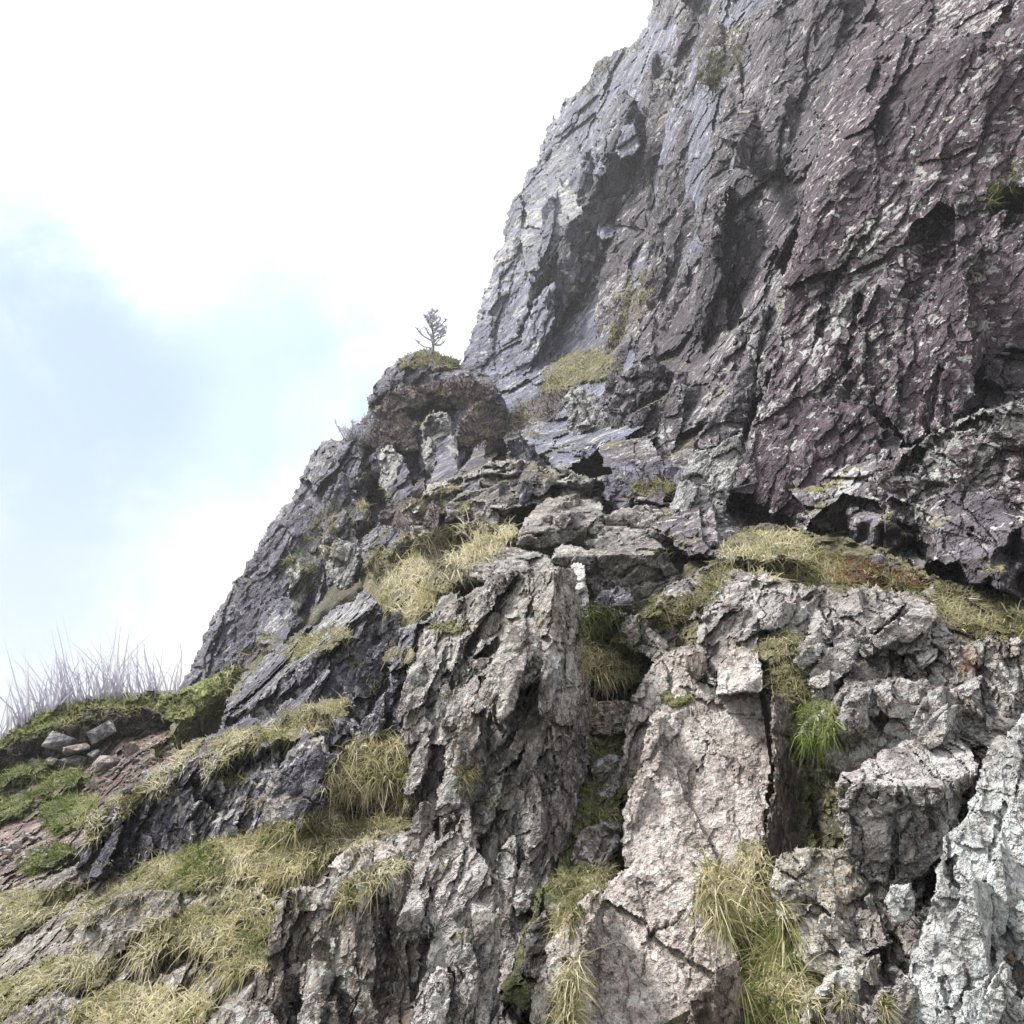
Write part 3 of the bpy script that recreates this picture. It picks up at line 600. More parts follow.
# central rib
rk('rock_rib', 'long jagged grey rib running up the middle', [(420,640),(460,595),(500,572),(545,562),(572,572),(582,620),(590,700),(586,780),(572,830),(556,880),(545,940),(520,1020),(505,1119),(372,1119),(392,1020),(412,950),(400,880),
 (410,820),(402,760),(408,700)], 'rough', 'rib', [(548,760,.90,-38,16),(552,760,.90,62,6)], rough=6, amp=1.15, edge=9, clamp=(.7,1.25), grooves=[([(438,710),(452,682)],9,30),([(580,690),(584,760)],5,18),([(545,640),(520,655)],4,12),([(470,860),(510,850),(520,870)],6,18),([(498,900),(506,960)],6,22),([(470,760),(485,700)],4,16),([(520,770),(540,740)],6,20)])
rk('rock_rib', 'smooth shade-darkened brown right side of the central rib', [(562,590),(572,580),(584,640),(593,720),(590,790),(576,850),(560,890),(548,960),(536,940),(536,860),(548,780),(556,700)], 'slab', 'ribside', [(562,740,.91,66,4)], rough=5, amp=1.6, edge=4)
rk('rock_ledge', 'tilted brown flagstones on the top of the central rib', [(470,668),(480,640),(520,630),(556,634),(566,650),(556,676),(520,690),(490,684)], 'step', 'rib', [(520,660,.865,-15,45)], rough=7, edge=5, amp=1.2, ang=-5)
rk('rock_fin', 'bright white fin at the top of the central rib', [(569,600),(567,575),(574,563),(584,566),(587,590),(588,618),(580,622),(573,614)], 'step', 'quartz', [(578,595,.86,-20,30)], rough=2.5, edge=5, amp=.5)
rk('rock_rib', 'upper brown shoulder of the central rib under the ledges', [(430,640),(455,605),(490,585),(540,565),(568,575),(570,620),(560,650),(500,650),(450,662)], 'rough', 'rib', [(510,610,.89,-15,35)], rough=6, amp=.9, grooves=[([(440,618),(476,600)],13,45)])
rk('rock_rib', 'jagged lower flake on the left of the central rib', [(404,1119),(408,1040),(420,990),(432,930),(420,890),(428,850),(450,830),(478,850),(500,880),(500,960),(490,1119)], 'flake', 'light', [(455,960,.86,-28,22),(495,960,.87,55,5)], rough=6, amp=.75)

# pink slabs
rk('rock_slab', 'shade-darkened brown right side under the big pink slab', [(772,690),(790,700),(800,760),(830,830),(850,880),(810,920),(740,900),(760,860),(775,780)], 'slab', 'slabside', [(790,790,.97,48,5)], rough=5, amp=1.4)
rk('rock_slab', 'big pinkish slab with a square top edge', [(650,716),(672,690),(690,682),(720,690),(745,690),(777,692),(776,730),(770,780),(766,830),(760,880),(700,882),(622,866),(624,810),(634,776),(652,748)],
 'slab', 'slab', [(700,780,.92,-16,40),(770,780,.925,70,5)], rough=6, edge=3, amp=.7, grooves=[([(708,745),(700,770)],2.5,8),([(694,770),(688,800)],3,8)])
rk('rock_spur', 'stepped narrow spur left of the big pink slab', [(612,860),(618,800),(624,740),(632,700),(646,672),(668,652),(690,645),(706,652),(706,672),(690,692),(668,708),(654,740),(640,770),(626,800)], 'pale', 'slab',
 [(655,700,.92,-35,30),(690,690,.925,45,10)], rough=4, edge=5, amp=1.2)
rk('rock_block', 'rounded stone perched on the narrow spur', [(686,672),(686,656),(696,650),(706,656),(708,672),(698,682)], 'slab', 'ribside', [(696,665,.86,-10,20)], rough=2, edge=5)
rk('rock_block', 'square upright stone behind the big pink slab', [(717,694),(718,668),(728,655),(742,645),(758,654),(762,672),(762,692)], 'slab', 'slab', [(740,672,.89,-5,8),(725,660,.89,-35,40)], rough=2.5, edge=4)
rk('rock_slab', 'thin leaning slab between the pink slab and the ridge', [(700,640),(712,616),(726,600),(740,605),(752,622),(744,642),(720,655),(704,656)], 'flake', 'light', [(725,630,.90,-25,30)], rough=3, amp=.7, edge=5)
rk('rock_slab', 'lower pinkish slab at the bottom centre', [(556,1119),(568,1040),(578,960),(590,908),(610,880),(640,866),(690,862),(716,880),(726,920),(738,955),(740,1119)], 'slab', 'slab',
 [(650,930,.90,-18,40),(655,985,.90,25,-42)], rough=6, edge=3, amp=.75, grooves=[([(645,945),(655,932),(674,924),(688,906)],1.8,8),([(700,880),(694,930),(690,985)],1.5,5),([(720,970),(716,1100)],4,20)])
rk('rock_slab', 'thin pale edge slab left of the lower pink slab', [(520,1119),(532,1000),(548,950),(568,915),(596,885),(602,900),(584,950),(572,1010),(564,1119)], 'pale', 'slab', [(565,980,.93,-40,25)], rough=4, edge=4)
rk('rock_slab', 'shade-darkened cleft slab under the hanging tussock', [(690,1000),(736,955),(748,990),(760,1119),(690,1119)], 'slab', 'slabside', [(725,1030,.92,25,-5)], rough=4, edge=4, amp=1.4)

# rocks in the gully above the pink slab
rk('rock_step', 'mossy rock step halfway down the central gully', [(588,790),(592,764),(608,752),(628,756),(630,780),(616,800),(598,806)], 'crag', 'lightdark', [(608,772,.965,-5,35)], rough=4, amp=.9, edge=5)
rk('rock_step', 'lower rock step in the central gully beside the pink slab', [(572,860),(580,832),(600,820),(620,824),(618,852),(600,872),(582,876)], 'crag', 'lightdark', [(598,842,.965,-5,35)], rough=4, amp=.9, edge=5)
rk('rock_step', 'small angular rock step at the bottom of the central gully', [(520,970),(528,930),(548,905),(566,900),(566,930),(552,960),(540,985)], 'crag', 'lightdark', [(545,940,.96,-5,35)], rough=4, amp=.9, edge=5)
rk('rock_block', 'split grey rock in the gully above the narrow spur', [(610,642),(622,618),(648,610),(676,626),(690,648),(672,668),(652,660),(636,650)], 'crag', 'rib', [(645,628,.93,-20,40),(650,650,.93,10,-25)], rough=4, amp=.8, edge=5)
rk('rock_block', 'mossy rounded rock beside the split grey rock', [(654,606),(668,586),(692,578),(708,590),(720,604),(700,618),(676,616)], 'crag', 'light', [(685,596,.93,-10,38)], rough=4, amp=.8, edge=6)
rk('rock_block', 'low knobbly rock at the top of the right gully grass', [(690,580),(704,566),(734,554),(744,562),(730,580),(706,592)], 'crag', 'light', [(716,572,.95,-10,40)], rough=4, amp=.8, edge=6)
rk('rock_block', 'brownish stone under the black hole of the gully', [(578,722),(590,704),(616,700),(638,708),(640,726),(612,736),(588,734)], 'crag', 'brown', [(610,716,.97,-5,30)], rough=4, amp=.8, edge=5)

# right outcrop
rk('rock_outcrop', 'broken grey-brown bedrock showing between the right-hand blocks', [(832,700),(860,650),(960,640),(1119,640),(1119,1119),(775,1119),(770,1010),(790,900),(800,848),(850,860),(846,800)], 'rough', 'lightdark', None, k=.955, rough=7, amp=1.2, grooves=[([(975,770),(960,820),(935,880),(925,900)],8,45)])
rk('rock_outcrop', 'light grey ridge of broken rock below the purple wall', [(692,660),(700,620),(712,590),(732,570),(760,572),(790,584),(830,590),(870,588),(910,592),(936,606),(952,630),(975,655),(985,690),(975,740),(950,775),(900,775),
 (850,770),(836,740),(815,716),(795,700),(770,672),(740,665),(715,690)], 'rough', 'light', [(840,640,.92,-18,42),(860,730,.90,-8,12)], rough=6, amp=1.15, ang=-22, grooves=[([(760,625),(765,640)],7,24),([(800,655),(815,670)],6,18),([(905,655),(920,690)],8,35),([(960,700),(968,740)],6,26)])
rk('rock_outcrop', 'tilted plates along the crest of the light grey ridge', [(806,640),(830,610),(870,600),(915,604),(940,625),(930,650),(900,655),(860,650),(830,668)], 'flake', 'light', [(870,630,.895,-22,40)], rough=6, amp=1.0, ang=-30)
rk('rock_outcrop', 'grey speckled face in the middle of the right outcrop', [(826,760),(822,720),(842,690),(880,676),(930,680),(965,700),(962,745),(930,762),(880,768),(850,780)], 'crag', 'lightdark', [(890,725,.88,-12,16)], rough=5, amp=.6)
rk('rock_outcrop', 'dark hollow rock near the right end of the grey ridge', [(902,660),(925,640),(950,645),(968,670),(950,690),(915,688)], 'rough', 'lightdark', [(935,665,.90,-15,20)], rough=4, amp=.8)
rk('rock_outcrop', 'dark jagged rocks at the right edge under the grass shelf', [(948,650),(985,640),(1030,640),(1119,650),(1119,760),(1040,750),(1000,770),(975,760),(968,700)], 'rough', 'lightdark', [(1020,700,.90,-25,22)], rough=6, amp=1.2)
rk('rock_block', 'white-topped block in the middle of the right outcrop', [(836,815),(838,782),(862,764),(890,746),(925,740),(960,742),(974,752),(976,772),(962,792),(958,822),(950,850),(925,880),(895,892),(868,880),(850,872),(846,842)], 'pale', 'light',
 [(900,770,.84,-12,64),(880,800,.835,-20,-8),(930,800,.842,30,-5)], rough=7, edge=4, amp=1.0, grooves=[([(893,815),(896,850),(890,875)],3.5,16),([(870,795),(900,800)],2.5,8),([(925,790),(935,830)],3,10)])
rk('rock_slab', 'large pale bluish slab at the bottom right corner', [(905,1119),(902,1000),(912,950),(930,905),(940,860),(945,838),(962,820),(980,785),(1000,745),(1020,715),(1060,690),(1119,660),(1119,1119)], 'pale', 'pale',
 [(980,900,.86,-28,30)], rough=6, edge=4, amp=.65, grooves=[([(985,880),(990,930),(996,1000),(998,1100)],1.8,8),([(1008,930),(1018,965),(1020,1000)],7,22),([(950,860),(955,885)],5,20),([(942,980),(955,1030)],3,9),([(1005,800),(990,860)],2.5,8)])
rk('rock_slab', 'cream coloured slab in the bottom of the right gully', [(780,850),(812,846),(845,856),(880,884),(906,912),(912,960),(905,1020),(870,1010),(838,1000),(806,970),(780,930),(770,880)], 'pale', 'cream', [(850,920,.91,-5,34)], rough=8, amp=.9, ang=-70)
rk('rock_slab', 'pale rocks beside the dark cleft at the bottom right', [(790,1119),(800,1020),(818,985),(850,960),(862,975),(856,1010),(850,1119)], 'pale', 'cream', [(825,1020,.88,-15,25)], rough=4, amp=.8)
rk('rock_slab', 'narrow pale fin in the dark cleft at the bottom right', [(868,1119),(872,1010),(884,985),(900,990),(902,1040),(898,1119)], 'pale', 'lightdark', [(884,1030,.89,-30,20)], rough=4, amp=.8)
rk('rock_block', 'small white block lodged left of the pale bluish slab', [(886,902),(890,886),(910,884),(916,900),(912,920),(894,924)], 'slab', 'pale', [(900,903,.845,-12,20)], rough=2, edge=4)

# ------------------------------------------------------------------ broken faces and splinters, parts of their rocks
OB = {o.get('label'): o for o in bpy.data.objects if o.get('label')}
for key, reg, n, wr, hr, an, mt, st in [
 ('long jagged grey rib', [(425,650),(480,600),(560,580),(580,700),(560,850),(530,980),(420,1060),(405,900),(412,760)], 42, (12,34), (30,120), 74, 'rib', 'slab'),
 ('jagged lower flake', [(410,1090),(425,880),(490,880),(495,1090)], 7, (12,26), (40,110), 78, 'light', 'slab'),
 ('brown speckled rock face', [(250,1060),(290,900),(400,890),(400,1060)], 10, (14,34), (40,110), 80, 'brown', 'slab'),
 ('wide dark crag between', [(90,860),(190,770),(320,730),(400,790),(300,830),(180,850)], 18, (10,24), (20,60), 62, 'dark', 'slab'),
 ('dark broken crag above', [(240,720),(300,650),(380,610),(410,700),(380,750),(300,730)], 14, (10,24), (20,60), 64, 'dark', 'slab'),
 ('light grey ridge of broken', [(700,650),(735,580),(920,600),(970,690),(940,750),(860,740)], 26, (10,26), (24,80), 38, 'light', 'slab'),
 ('broken grey-brown bedrock', [(850,700),(1000,680),(1060,740),(960,900),(900,1040),(800,1080),(790,950)], 14, (12,30), (30,90), 76, 'lightdark', 'slab'),
 ('large pale bluish slab', [(930,1060),(950,880),(1000,780),(1060,720),(1080,1060)], 10, (18,44), (60,170), 80, 'pale', 'slab'),
 ('cream coloured slab', [(800,880),(860,870),(900,920),(880,1000),(820,980)], 6, (12,26), (30,70), -40, 'cream', 'slab'),
 ('grey speckled face in', [(835,740),(850,690),(940,690),(950,740),(880,760)], 6, (14,30), (20,50), 60, 'lightdark', 'slab'),
 ('stepped narrow spur', [(625,840),(640,720),(690,655),(700,670),(650,800)], 6, (8,18), (20,60), 72, 'slab', 'slab'),
 ('stepped grey ledges', [(410,520),(470,480),(560,475),(620,490),(540,520)], 12, (10,22), (14,44), 20, 'step', 'slab'),
 ('pale fractured ledge', [(525,540),(550,503),(595,505),(570,540)], 4, (8,16), (14,36), 20, 'light', 'slab'),
 ('crag top with the sapling', [(340,500),(390,420),(500,420),(550,480),(460,520),(350,550)], 18, (10,24), (20,60), 68, 'crag', 'slab'),
 ('steep left flank', [(210,640),(270,540),(320,470),(350,520),(290,640)], 16, (10,24), (24,70), 62, 'crag', 'slab'),
 ('grey buttress wall', [(600,380),(640,120),(700,20),(780,20),(750,300),(680,480)], 22, (12,30), (50,150), 74, 'wallup', 'wall2'),
 ('big purple rock wall', [(760,480),(800,250),(880,20),(1020,20),(1020,400),(880,430)], 22, (16,44), (50,170), 62, 'wall', 'wall'),
 ('pale grey far cliff', [(490,340),(540,190),(600,100),(640,120),(600,300),(560,400)], 12, (10,28), (30,100), 74, 'far', 'far')]:
    par = [o for l, o in OB.items() if l.startswith(key)]
    assert par, key
    facets(par[0], reg, n, wr, hr, an, M[mt], st, seed=len(key)*7+n, az=(-55, 15), name='rock_face')
# ------------------------------------------------------------------ left bank
patch('bank', [(-96,800),(-40,770),(0,748),(90,722),(165,722),(180,760),(160,800),(100,830),(60,870),(0,900),(-96,920)], 'soil', M['scree'], k=1.0, amp=1.6, rough=5, label='reddish scree and worn path below the bank', cat='path', kind='structure')
patch('bank', [(-96,812),(-60,775),(0,748),(40,728),(90,708),(150,704),(172,722),(164,748),(130,764),(60,776),(0,782),(-60,812)], 'soil', M['peat'], [(80,745,.985,-5,-12)], amp=1.6, rough=6, label='dark peat face under the turf of the bank', cat='bank', kind='structure')
SHELF = [(-96,790),(-50,762),(0,736),(30,716),(60,702),(100,694),(150,690),(186,690),(200,680),(225,672),(236,664),(232,684),(212,706),(190,724),(160,722),(130,716),(90,722),(50,734),(20,742),(0,752),(-60,790)]
patch('bank', SHELF, 'turf', M['turf'], [(90,712,.955,-5,35)], amp=1.6, rough=4, edge=9, thick=.04, label='turf lip of the bank under the rushes', cat='bank', kind='structure')

G = grass
SM = 'small grass tufts among the rocks'
# turf of the bank and of broad shelves: nobody could count it
G('turf', 'short green and straw turf along the top of the bank', [(-60,785),(0,742),(40,716),(90,698),(185,692),(232,668),(228,690),(190,722),(130,716),(60,730),(0,752),(-50,785)], 'green', ln=8, wd=1.1, per=2, mound=False, cat='turf', group=None, kind='stuff', gmean=.8, droop=.3)
G('grass_cover', 'rough straw and green grass on the shelf below the purple wall', [(690,600),(715,560),(745,532),(790,535),(850,560),(920,580),(1000,600),(1119,650),(1119,700),(1000,640),(950,625),(935,605),(880,590),(800,588),(735,570),(705,620)], 'straw', ln=14, wd=1.3, per=2.2, mound=False, cat='grass', group=None, kind='stuff', gmean=.5, droop=.5)
G('moss_cover', 'moss and short grass lining the damp gully', [(580,600),(640,600),(645,640),(632,700),(625,790),(600,850),(560,890),(588,780),(592,700)], 'green', ln=7, wd=1.2, per=6, mound=False, cat='moss', group=None, kind='stuff', gmean=.3, droop=.6)
G('grass_cover', 'thin grass and moss down the gully right of the pink slab', [(770,640),(800,640),(825,700),(840,790),(850,860),(800,850),(788,700)], 'olive', ln=9, wd=1.2, per=5, mound=False, cat='grass', group=None, kind='stuff', gmean=.35, droop=.7)
G('grass_cover', 'pale withered grass matted over the bottom left slope', [(-90,1100),(-90,920),(0,890),(60,880),(140,850),(250,830),(330,820),(400,850),(340,880),(280,900),(250,960),(230,1010),(180,1100)], 'straw', ln=14, wd=1.3, per=5, mound=False, cat='grass', group=None, kind='stuff', gmean=.55, droop=.8, thin=-.02, clump=16)

G('grass_cover', 'green turf creeping between the red scree and the bank', [(-60,760),(0,755),(45,762),(95,790),(110,805),(90,835),(60,850),(70,870),(30,880),(40,845),(20,830),(-60,840)], 'green', ln=7, wd=1.1, per=3.5, mound=False, cat='grass', group=None, kind='stuff', gmean=.4, droop=.5)
BIG = 'large straw-coloured tussocks'
G('grass_tussock', 'big straw-coloured grass cushion in the centre left, under the flat sloping ledge', [(360,596),(362,570),(380,550),(418,536),(462,526),(508,524),(520,540),(496,556),(470,572),(448,592),(436,612),(410,624),(386,616),(370,606)], 'straw', ln=20, wd=1.2, per=1.5, bulge=54, k=.895, group=BIG, gmean=0.82, up=.9, droop=.8)
G('grass_tussock', 'long straw tussock hanging down beside the lower pink slab', [(700,872),(720,862),(750,880),(785,905),(800,950),(806,1010),(800,1100),(760,1100),(745,1000),(738,950),(722,925),(702,905)], 'straw', ln=50, wd=1.7, per=2.6, bulge=35, group=BIG, gmean=0.52, droop=1.1, up=.5, clump=30)
G('grass_tussock', 'tussock of bent straw grass at the right of the dark crag, above the lower terrace', [(322,790),(336,760),(352,738),(380,730),(404,742),(412,768),(404,786),(380,794),(350,800),(332,806)], 'straw', ln=26, wd=1.3, per=2.2, bulge=22, group=BIG, gmean=0.60, droop=.9)
G('grass_tussock', 'tussock overhanging a dark hollow near the bottom left', [(128,960),(134,935),(160,918),(190,905),(215,912),(236,930),(232,950),(210,956),(185,950),(160,952),(144,966)], 'straw', ln=22, wd=1.3, per=2, bulge=32, group=BIG, gmean=0.70, droop=.8)
G('grass_tussock', 'long grass band along the lower terrace, its upper right end', [(210,868),(220,838),(262,828),(300,818),(335,812),(342,832),(330,860),(300,880),(262,890),(230,884)], 'straw', ln=22, wd=1.3, per=2, bulge=26, group=BIG, gmean=0.55, droop=.9)
G('grass_tussock', 'long grass band along the lower terrace, its left end with a green patch', [(128,876),(150,862),(185,846),(222,838),(228,868),(215,890),(180,894),(150,892)], 'straw', ln=19, wd=1.3, per=2, bulge=22, group=BIG, gmean=0.45, droop=.8)
G('grass_tussock', 'mat of straw grass below the lower terrace, left of the brown face', [(196,930),(206,900),(240,890),(270,892),(276,920),(262,960),(240,985),(216,970),(222,940)], 'straw', ln=24, wd=1.3, per=2.2, bulge=19, group=BIG, gmean=0.65, droop=.9)
G('grass_tussock', 'pale grass spreading along the bottom edge left of centre', [(60,1119),(70,1010),(110,985),(150,985),(200,990),(214,1010),(196,1040),(190,1119)], 'straw', ln=24, wd=1.4, per=2.2, bulge=22, group=BIG, gmean=0.75, droop=.8)
G('grass_tussock', 'pale grass strip running down the left slope to the corner', [(-60,1040),(-40,1000),(0,985),(50,960),(90,955),(120,962),(100,985),(60,992),(20,1008),(-20,1050)], 'straw', ln=17, wd=1.3, per=2.2, bulge=16, group=BIG, gmean=0.70, droop=.7)
G('grass_tussock', 'faded grass mat at the left edge below the green mounds', [(-60,960),(-40,905),(0,892),(40,886),(80,880),(90,896),(60,915),(30,930),(0,950)], 'straw', ln=14, wd=1.2, per=2.2, bulge=16, group=BIG, gmean=0.60, droop=.7)
G('grass_tussock', 'grass mat between the thin slab and the lichened rock', [(60,925),(90,895),(125,880),(150,876),(150,890),(110,905),(86,930)], 'straw', ln=14, wd=1.2, per=2.2, bulge=13, group=BIG, gmean=0.55, droop=.7)
G('grass_tussock', 'upper grass terrace across the dark crags, right half', [(262,728),(280,714),(310,704),(345,698),(352,712),(330,728),(296,738),(268,744)], 'straw', ln=17, wd=1.2, per=2, bulge=16, group=BIG, gmean=0.60, droop=.8)
G('grass_tussock', 'upper grass terrace across the dark crags, left half', [(198,762),(206,742),(232,732),(262,724),(268,742),(240,752),(222,766),(206,778)], 'straw', ln=14, wd=1.2, per=2, bulge=13, group=BIG, gmean=0.70, droop=.7)
G('grass_tussock', 'pale grass fringe along the left crest of the dark crag, upper end', [(140,800),(150,775),(175,752),(205,738),(200,756),(178,775),(160,795)], 'straw', ln=12, wd=1.1, per=2, bulge=10, group=BIG, gmean=0.85, droop=.5)
G('grass_tussock', 'pale grass fringe along the left crest of the dark crag, lower end', [(80,845),(88,820),(110,800),(138,782),(150,790),(130,812),(108,830),(92,846)], 'straw', ln=12, wd=1.1, per=2, bulge=10, group=BIG, gmean=0.85, droop=.5)
G('grass_tussock', 'greenish straw slope joining the bank to the crag', [(150,752),(180,724),(205,705),(232,668),(252,668),(236,700),(212,730),(180,752),(160,768)], 'straw', ln=11, wd=1.1, per=2, bulge=13, group=BIG, gmean=0.52, droop=.4)
G('grass_tussock', 'grass patch on the ledge above the dark broken crag', [(284,660),(290,640),(320,628),(345,624),(352,636),(330,648),(304,660)], 'straw', ln=11, wd=1.1, per=2, bulge=11, group=BIG, gmean=0.60, droop=.6)
G('grass_tussock', 'blond tussock against the foot of the purple wall', [(716,562),(722,545),(745,534),(785,532),(812,540),(822,556),(806,568),(770,566),(742,568)], 'straw', ln=17, wd=1.2, per=1.8, bulge=22, group=BIG, gmean=0.70, droop=.6)
G('grass_tussock', 'straw grass at the right end of the wall-foot shelf', [(930,612),(950,590),(1000,596),(1060,615),(1110,640),(1090,665),(1030,645),(975,636),(945,625)], 'straw', ln=14, wd=1.2, per=2.2, bulge=13, group=BIG, gmean=0.52, droop=.5)
G('bracken', 'rusty dead bracken under the overhang of the purple wall', [(812,575),(820,556),(850,556),(890,570),(925,578),(930,592),(880,588),(840,584)], 'bracken', ln=14, wd=1.4, per=1.8, bulge=8, cat='dead bracken', group=None, gmean=.5, droop=.6, spread=.8)
G('grass_tussock', 'green-topped tussock in the gully under the dark block', [(578,625),(584,606),(606,606),(626,618),(622,634),(600,640),(584,642)], 'green', ln=16, wd=1.2, per=1.8, bulge=19, group=BIG, gmean=0.60, droop=.8)
G('grass_tussock', 'round yellow-green tussock above the black hole in the gully', [(580,672),(582,645),(600,636),(628,642),(642,656),(640,672),(620,680),(600,684)], 'olive', ln=19, wd=1.3, per=1.7, bulge=29, group=BIG, gmean=0.85, droop=.9)
G('grass_tussock', 'bright green tuft hanging in the right gully', [(790,730),(794,706),(812,698),(832,704),(838,718),(834,736),(820,748),(802,742)], 'green', ln=24, wd=1.4, per=1.8, bulge=22, group=BIG, gmean=.62, droop=1.0)
G('grass_tussock', 'green and straw grass on the right of the square upright stone', [(764,690),(766,668),(790,655),(800,670),(808,690),(800,704),(780,700)], 'olive', ln=14, wd=1.3, per=2, bulge=13, group=BIG, gmean=0.70, droop=.6)
G('grass_tussock', 'brown withered grass behind the square upright stone', [(752,660),(760,640),(790,628),(806,634),(800,650),(776,662)], 'straw', ln=14, wd=1.2, per=2, bulge=10, group=BIG, gmean=0.45, droop=.6)
G('grass_tussock', 'straw tuft at the left foot of the big pink slab', [(548,930),(560,900),(590,868),(616,862),(612,880),(590,900),(572,930),(560,950)], 'straw', ln=24, wd=1.4, per=2.2, bulge=13, group=BIG, gmean=0.45, droop=.8)
G('grass_tussock', 'straw grass in the slot between the lower pink slab and the pale edge slab', [(540,1119),(556,1000),(566,960),(580,950),(580,1000),(572,1119)], 'straw', ln=31, wd=1.5, per=2.6, bulge=10, group=BIG, gmean=0.70, droop=.6)
G('grass_tussock', 'small hanging tuft over the right edge of the pink slab', [(730,870),(736,845),(752,838),(766,850),(770,880),(760,896),(745,890)], 'straw', ln=31, wd=1.4, per=2.4, bulge=10, group=BIG, gmean=0.85, droop=1.2)
G('grass_tussock', 'curly dry tuft at the bottom right of the hanging tussock', [(792,1010),(800,992),(826,985),(850,992),(848,1006),(820,1010)], 'straw', ln=29, wd=1.4, per=3, bulge=6, group=BIG, gmean=0.80, droop=.8)
G('grass_tussock', 'mixed grass above the light grey ridge, left of its crest', [(690,610),(700,588),(716,566),(740,560),(742,572),(722,586),(708,606),(698,622)], 'olive', ln=12, wd=1.2, per=2, bulge=10, group=BIG, gmean=0.70, droop=.5)
G('grass_tussock', 'mossy grass on the low rocks left of the light grey ridge', [(640,620),(650,600),(672,590),(694,598),(690,620),(664,632)], 'olive', ln=12, wd=1.2, per=2.2, bulge=16, group=BIG, gmean=0.65, droop=.6)
G('grass_tussock', 'dry tuft left of the flat pale ledge', [(336,900),(346,880),(370,868),(400,856),(408,866),(380,886),(356,905),(342,912)], 'straw', ln=22, wd=1.3, per=2.2, bulge=13, group=BIG, gmean=0.80, droop=.9)
G('grass_tussock', 'withered grass between tussock and flat pale ledge', [(330,850),(345,820),(370,804),(405,800),(410,830),(380,842),(350,852)], 'straw', ln=22, wd=1.3, per=2.4, bulge=13, group=BIG, gmean=0.50, droop=.9)
SMT = [('tiny tuft sprouting under the grass cushion', (398,655,18,10), 'straw', .55), ('small tuft on the face of the dark crag', (236,782,14,7), 'straw', .6),
 ('little tuft on the left of the central rib', (466,774,12,12), 'straw', .5), ('pale star-shaped tuft left of the brown face', (258,966,18,8), 'straw', .85),
 ('green tuft on the spur beside the big pink slab', (676,698,18,10), 'green', .6), ('yellow tuft on top of the small ledge by the terrace', (404,802,12,8), 'straw', .6),
 ('short grass on the stepped ledges, left', (452,508,24,7), 'olive', .8), ('short grass on the stepped ledges, right', (540,478,20,6), 'olive', .7),
 ('green grass under the mossy low blocks', (655,488,26,10), 'olive', .6), ('narrow grass strip under the dark square block', (672,556,22,8), 'olive', .5),
 ('tuft at the lower end of the dark right gully', (832,800,12,26), 'olive', .55), ('grass at the corner right of the dark step', (648,612,16,8), 'green', .6),
 ('grass below the rounded knob, green and thin', (448,628,22,8), 'green', .8), ('straw sprigs low in the slot of the cleft', (884,1006,8,14), 'olive', .8)]
for lb, (cx, cy, rx, ry), pal, gm in SMT:
    po = [(cx+rx*math.cos(a)*random.uniform(.75,1.1), cy+ry*math.sin(a)*random.uniform(.75,1.1)) for a in np.linspace(0, 2*math.pi, 11)[:-1]]
    G('grass_tuft', lb, po, pal, ln=10 if cy < 700 else 17, wd=1.2, per=2.2, bulge=5, group=SM, gmean=gm, droop=.6, rough=3)
for lb, (cx, cy, rx, ry), gm in [('grass tuft on the gully wall just below the black hole', (606,744,18,10), .5), ('grass tuft between the two gully rock steps', (604,814,14,9), .6), ('straw tuft on the lowest part of the gully', (566,882,16,11), .65)]:
    po = [(cx+rx*math.cos(a)*random.uniform(.75,1.1), cy+ry*math.sin(a)*random.uniform(.75,1.1)) for a in np.linspace(0, 2*math.pi, 11)[:-1]]
    G('grass_tuft', lb, po, 'olive', ln=17, wd=1.2, per=2, bulge=8, group=SM, gmean=gm, droop=.8, rough=4)
for cx, cy in [(432,560),(455,700),(500,800),(440,860),(470,940),(520,720),(860,660),(880,700),(920,745),(830,880),(870,930),(960,780),(640,770),(690,905),(330,960),(300,900),(380,690),(300,660),(350,655),(250,800),(170,800),(655,555),(620,470),(735,640)]:
    cx += random.uniform(-8,8); cy += random.uniform(-8,8); r_ = random.uniform(4,8)
    po = [(cx+1.5*r_*math.cos(a), cy+.8*r_*math.sin(a)) for a in np.linspace(0, 2*math.pi, 8)[:-1]]
    G('grass_tuft', 'little sprig of thin grass rooted in a crack of bare rock', po, random.choice(['olive','straw','straw']), ln=11 if cy > 640 else 8, wd=1.1, per=2.6, mound=False, group='sprigs of grass in the rock cracks', gmean=random.uniform(.35,.7), droop=.7, thin=-1)
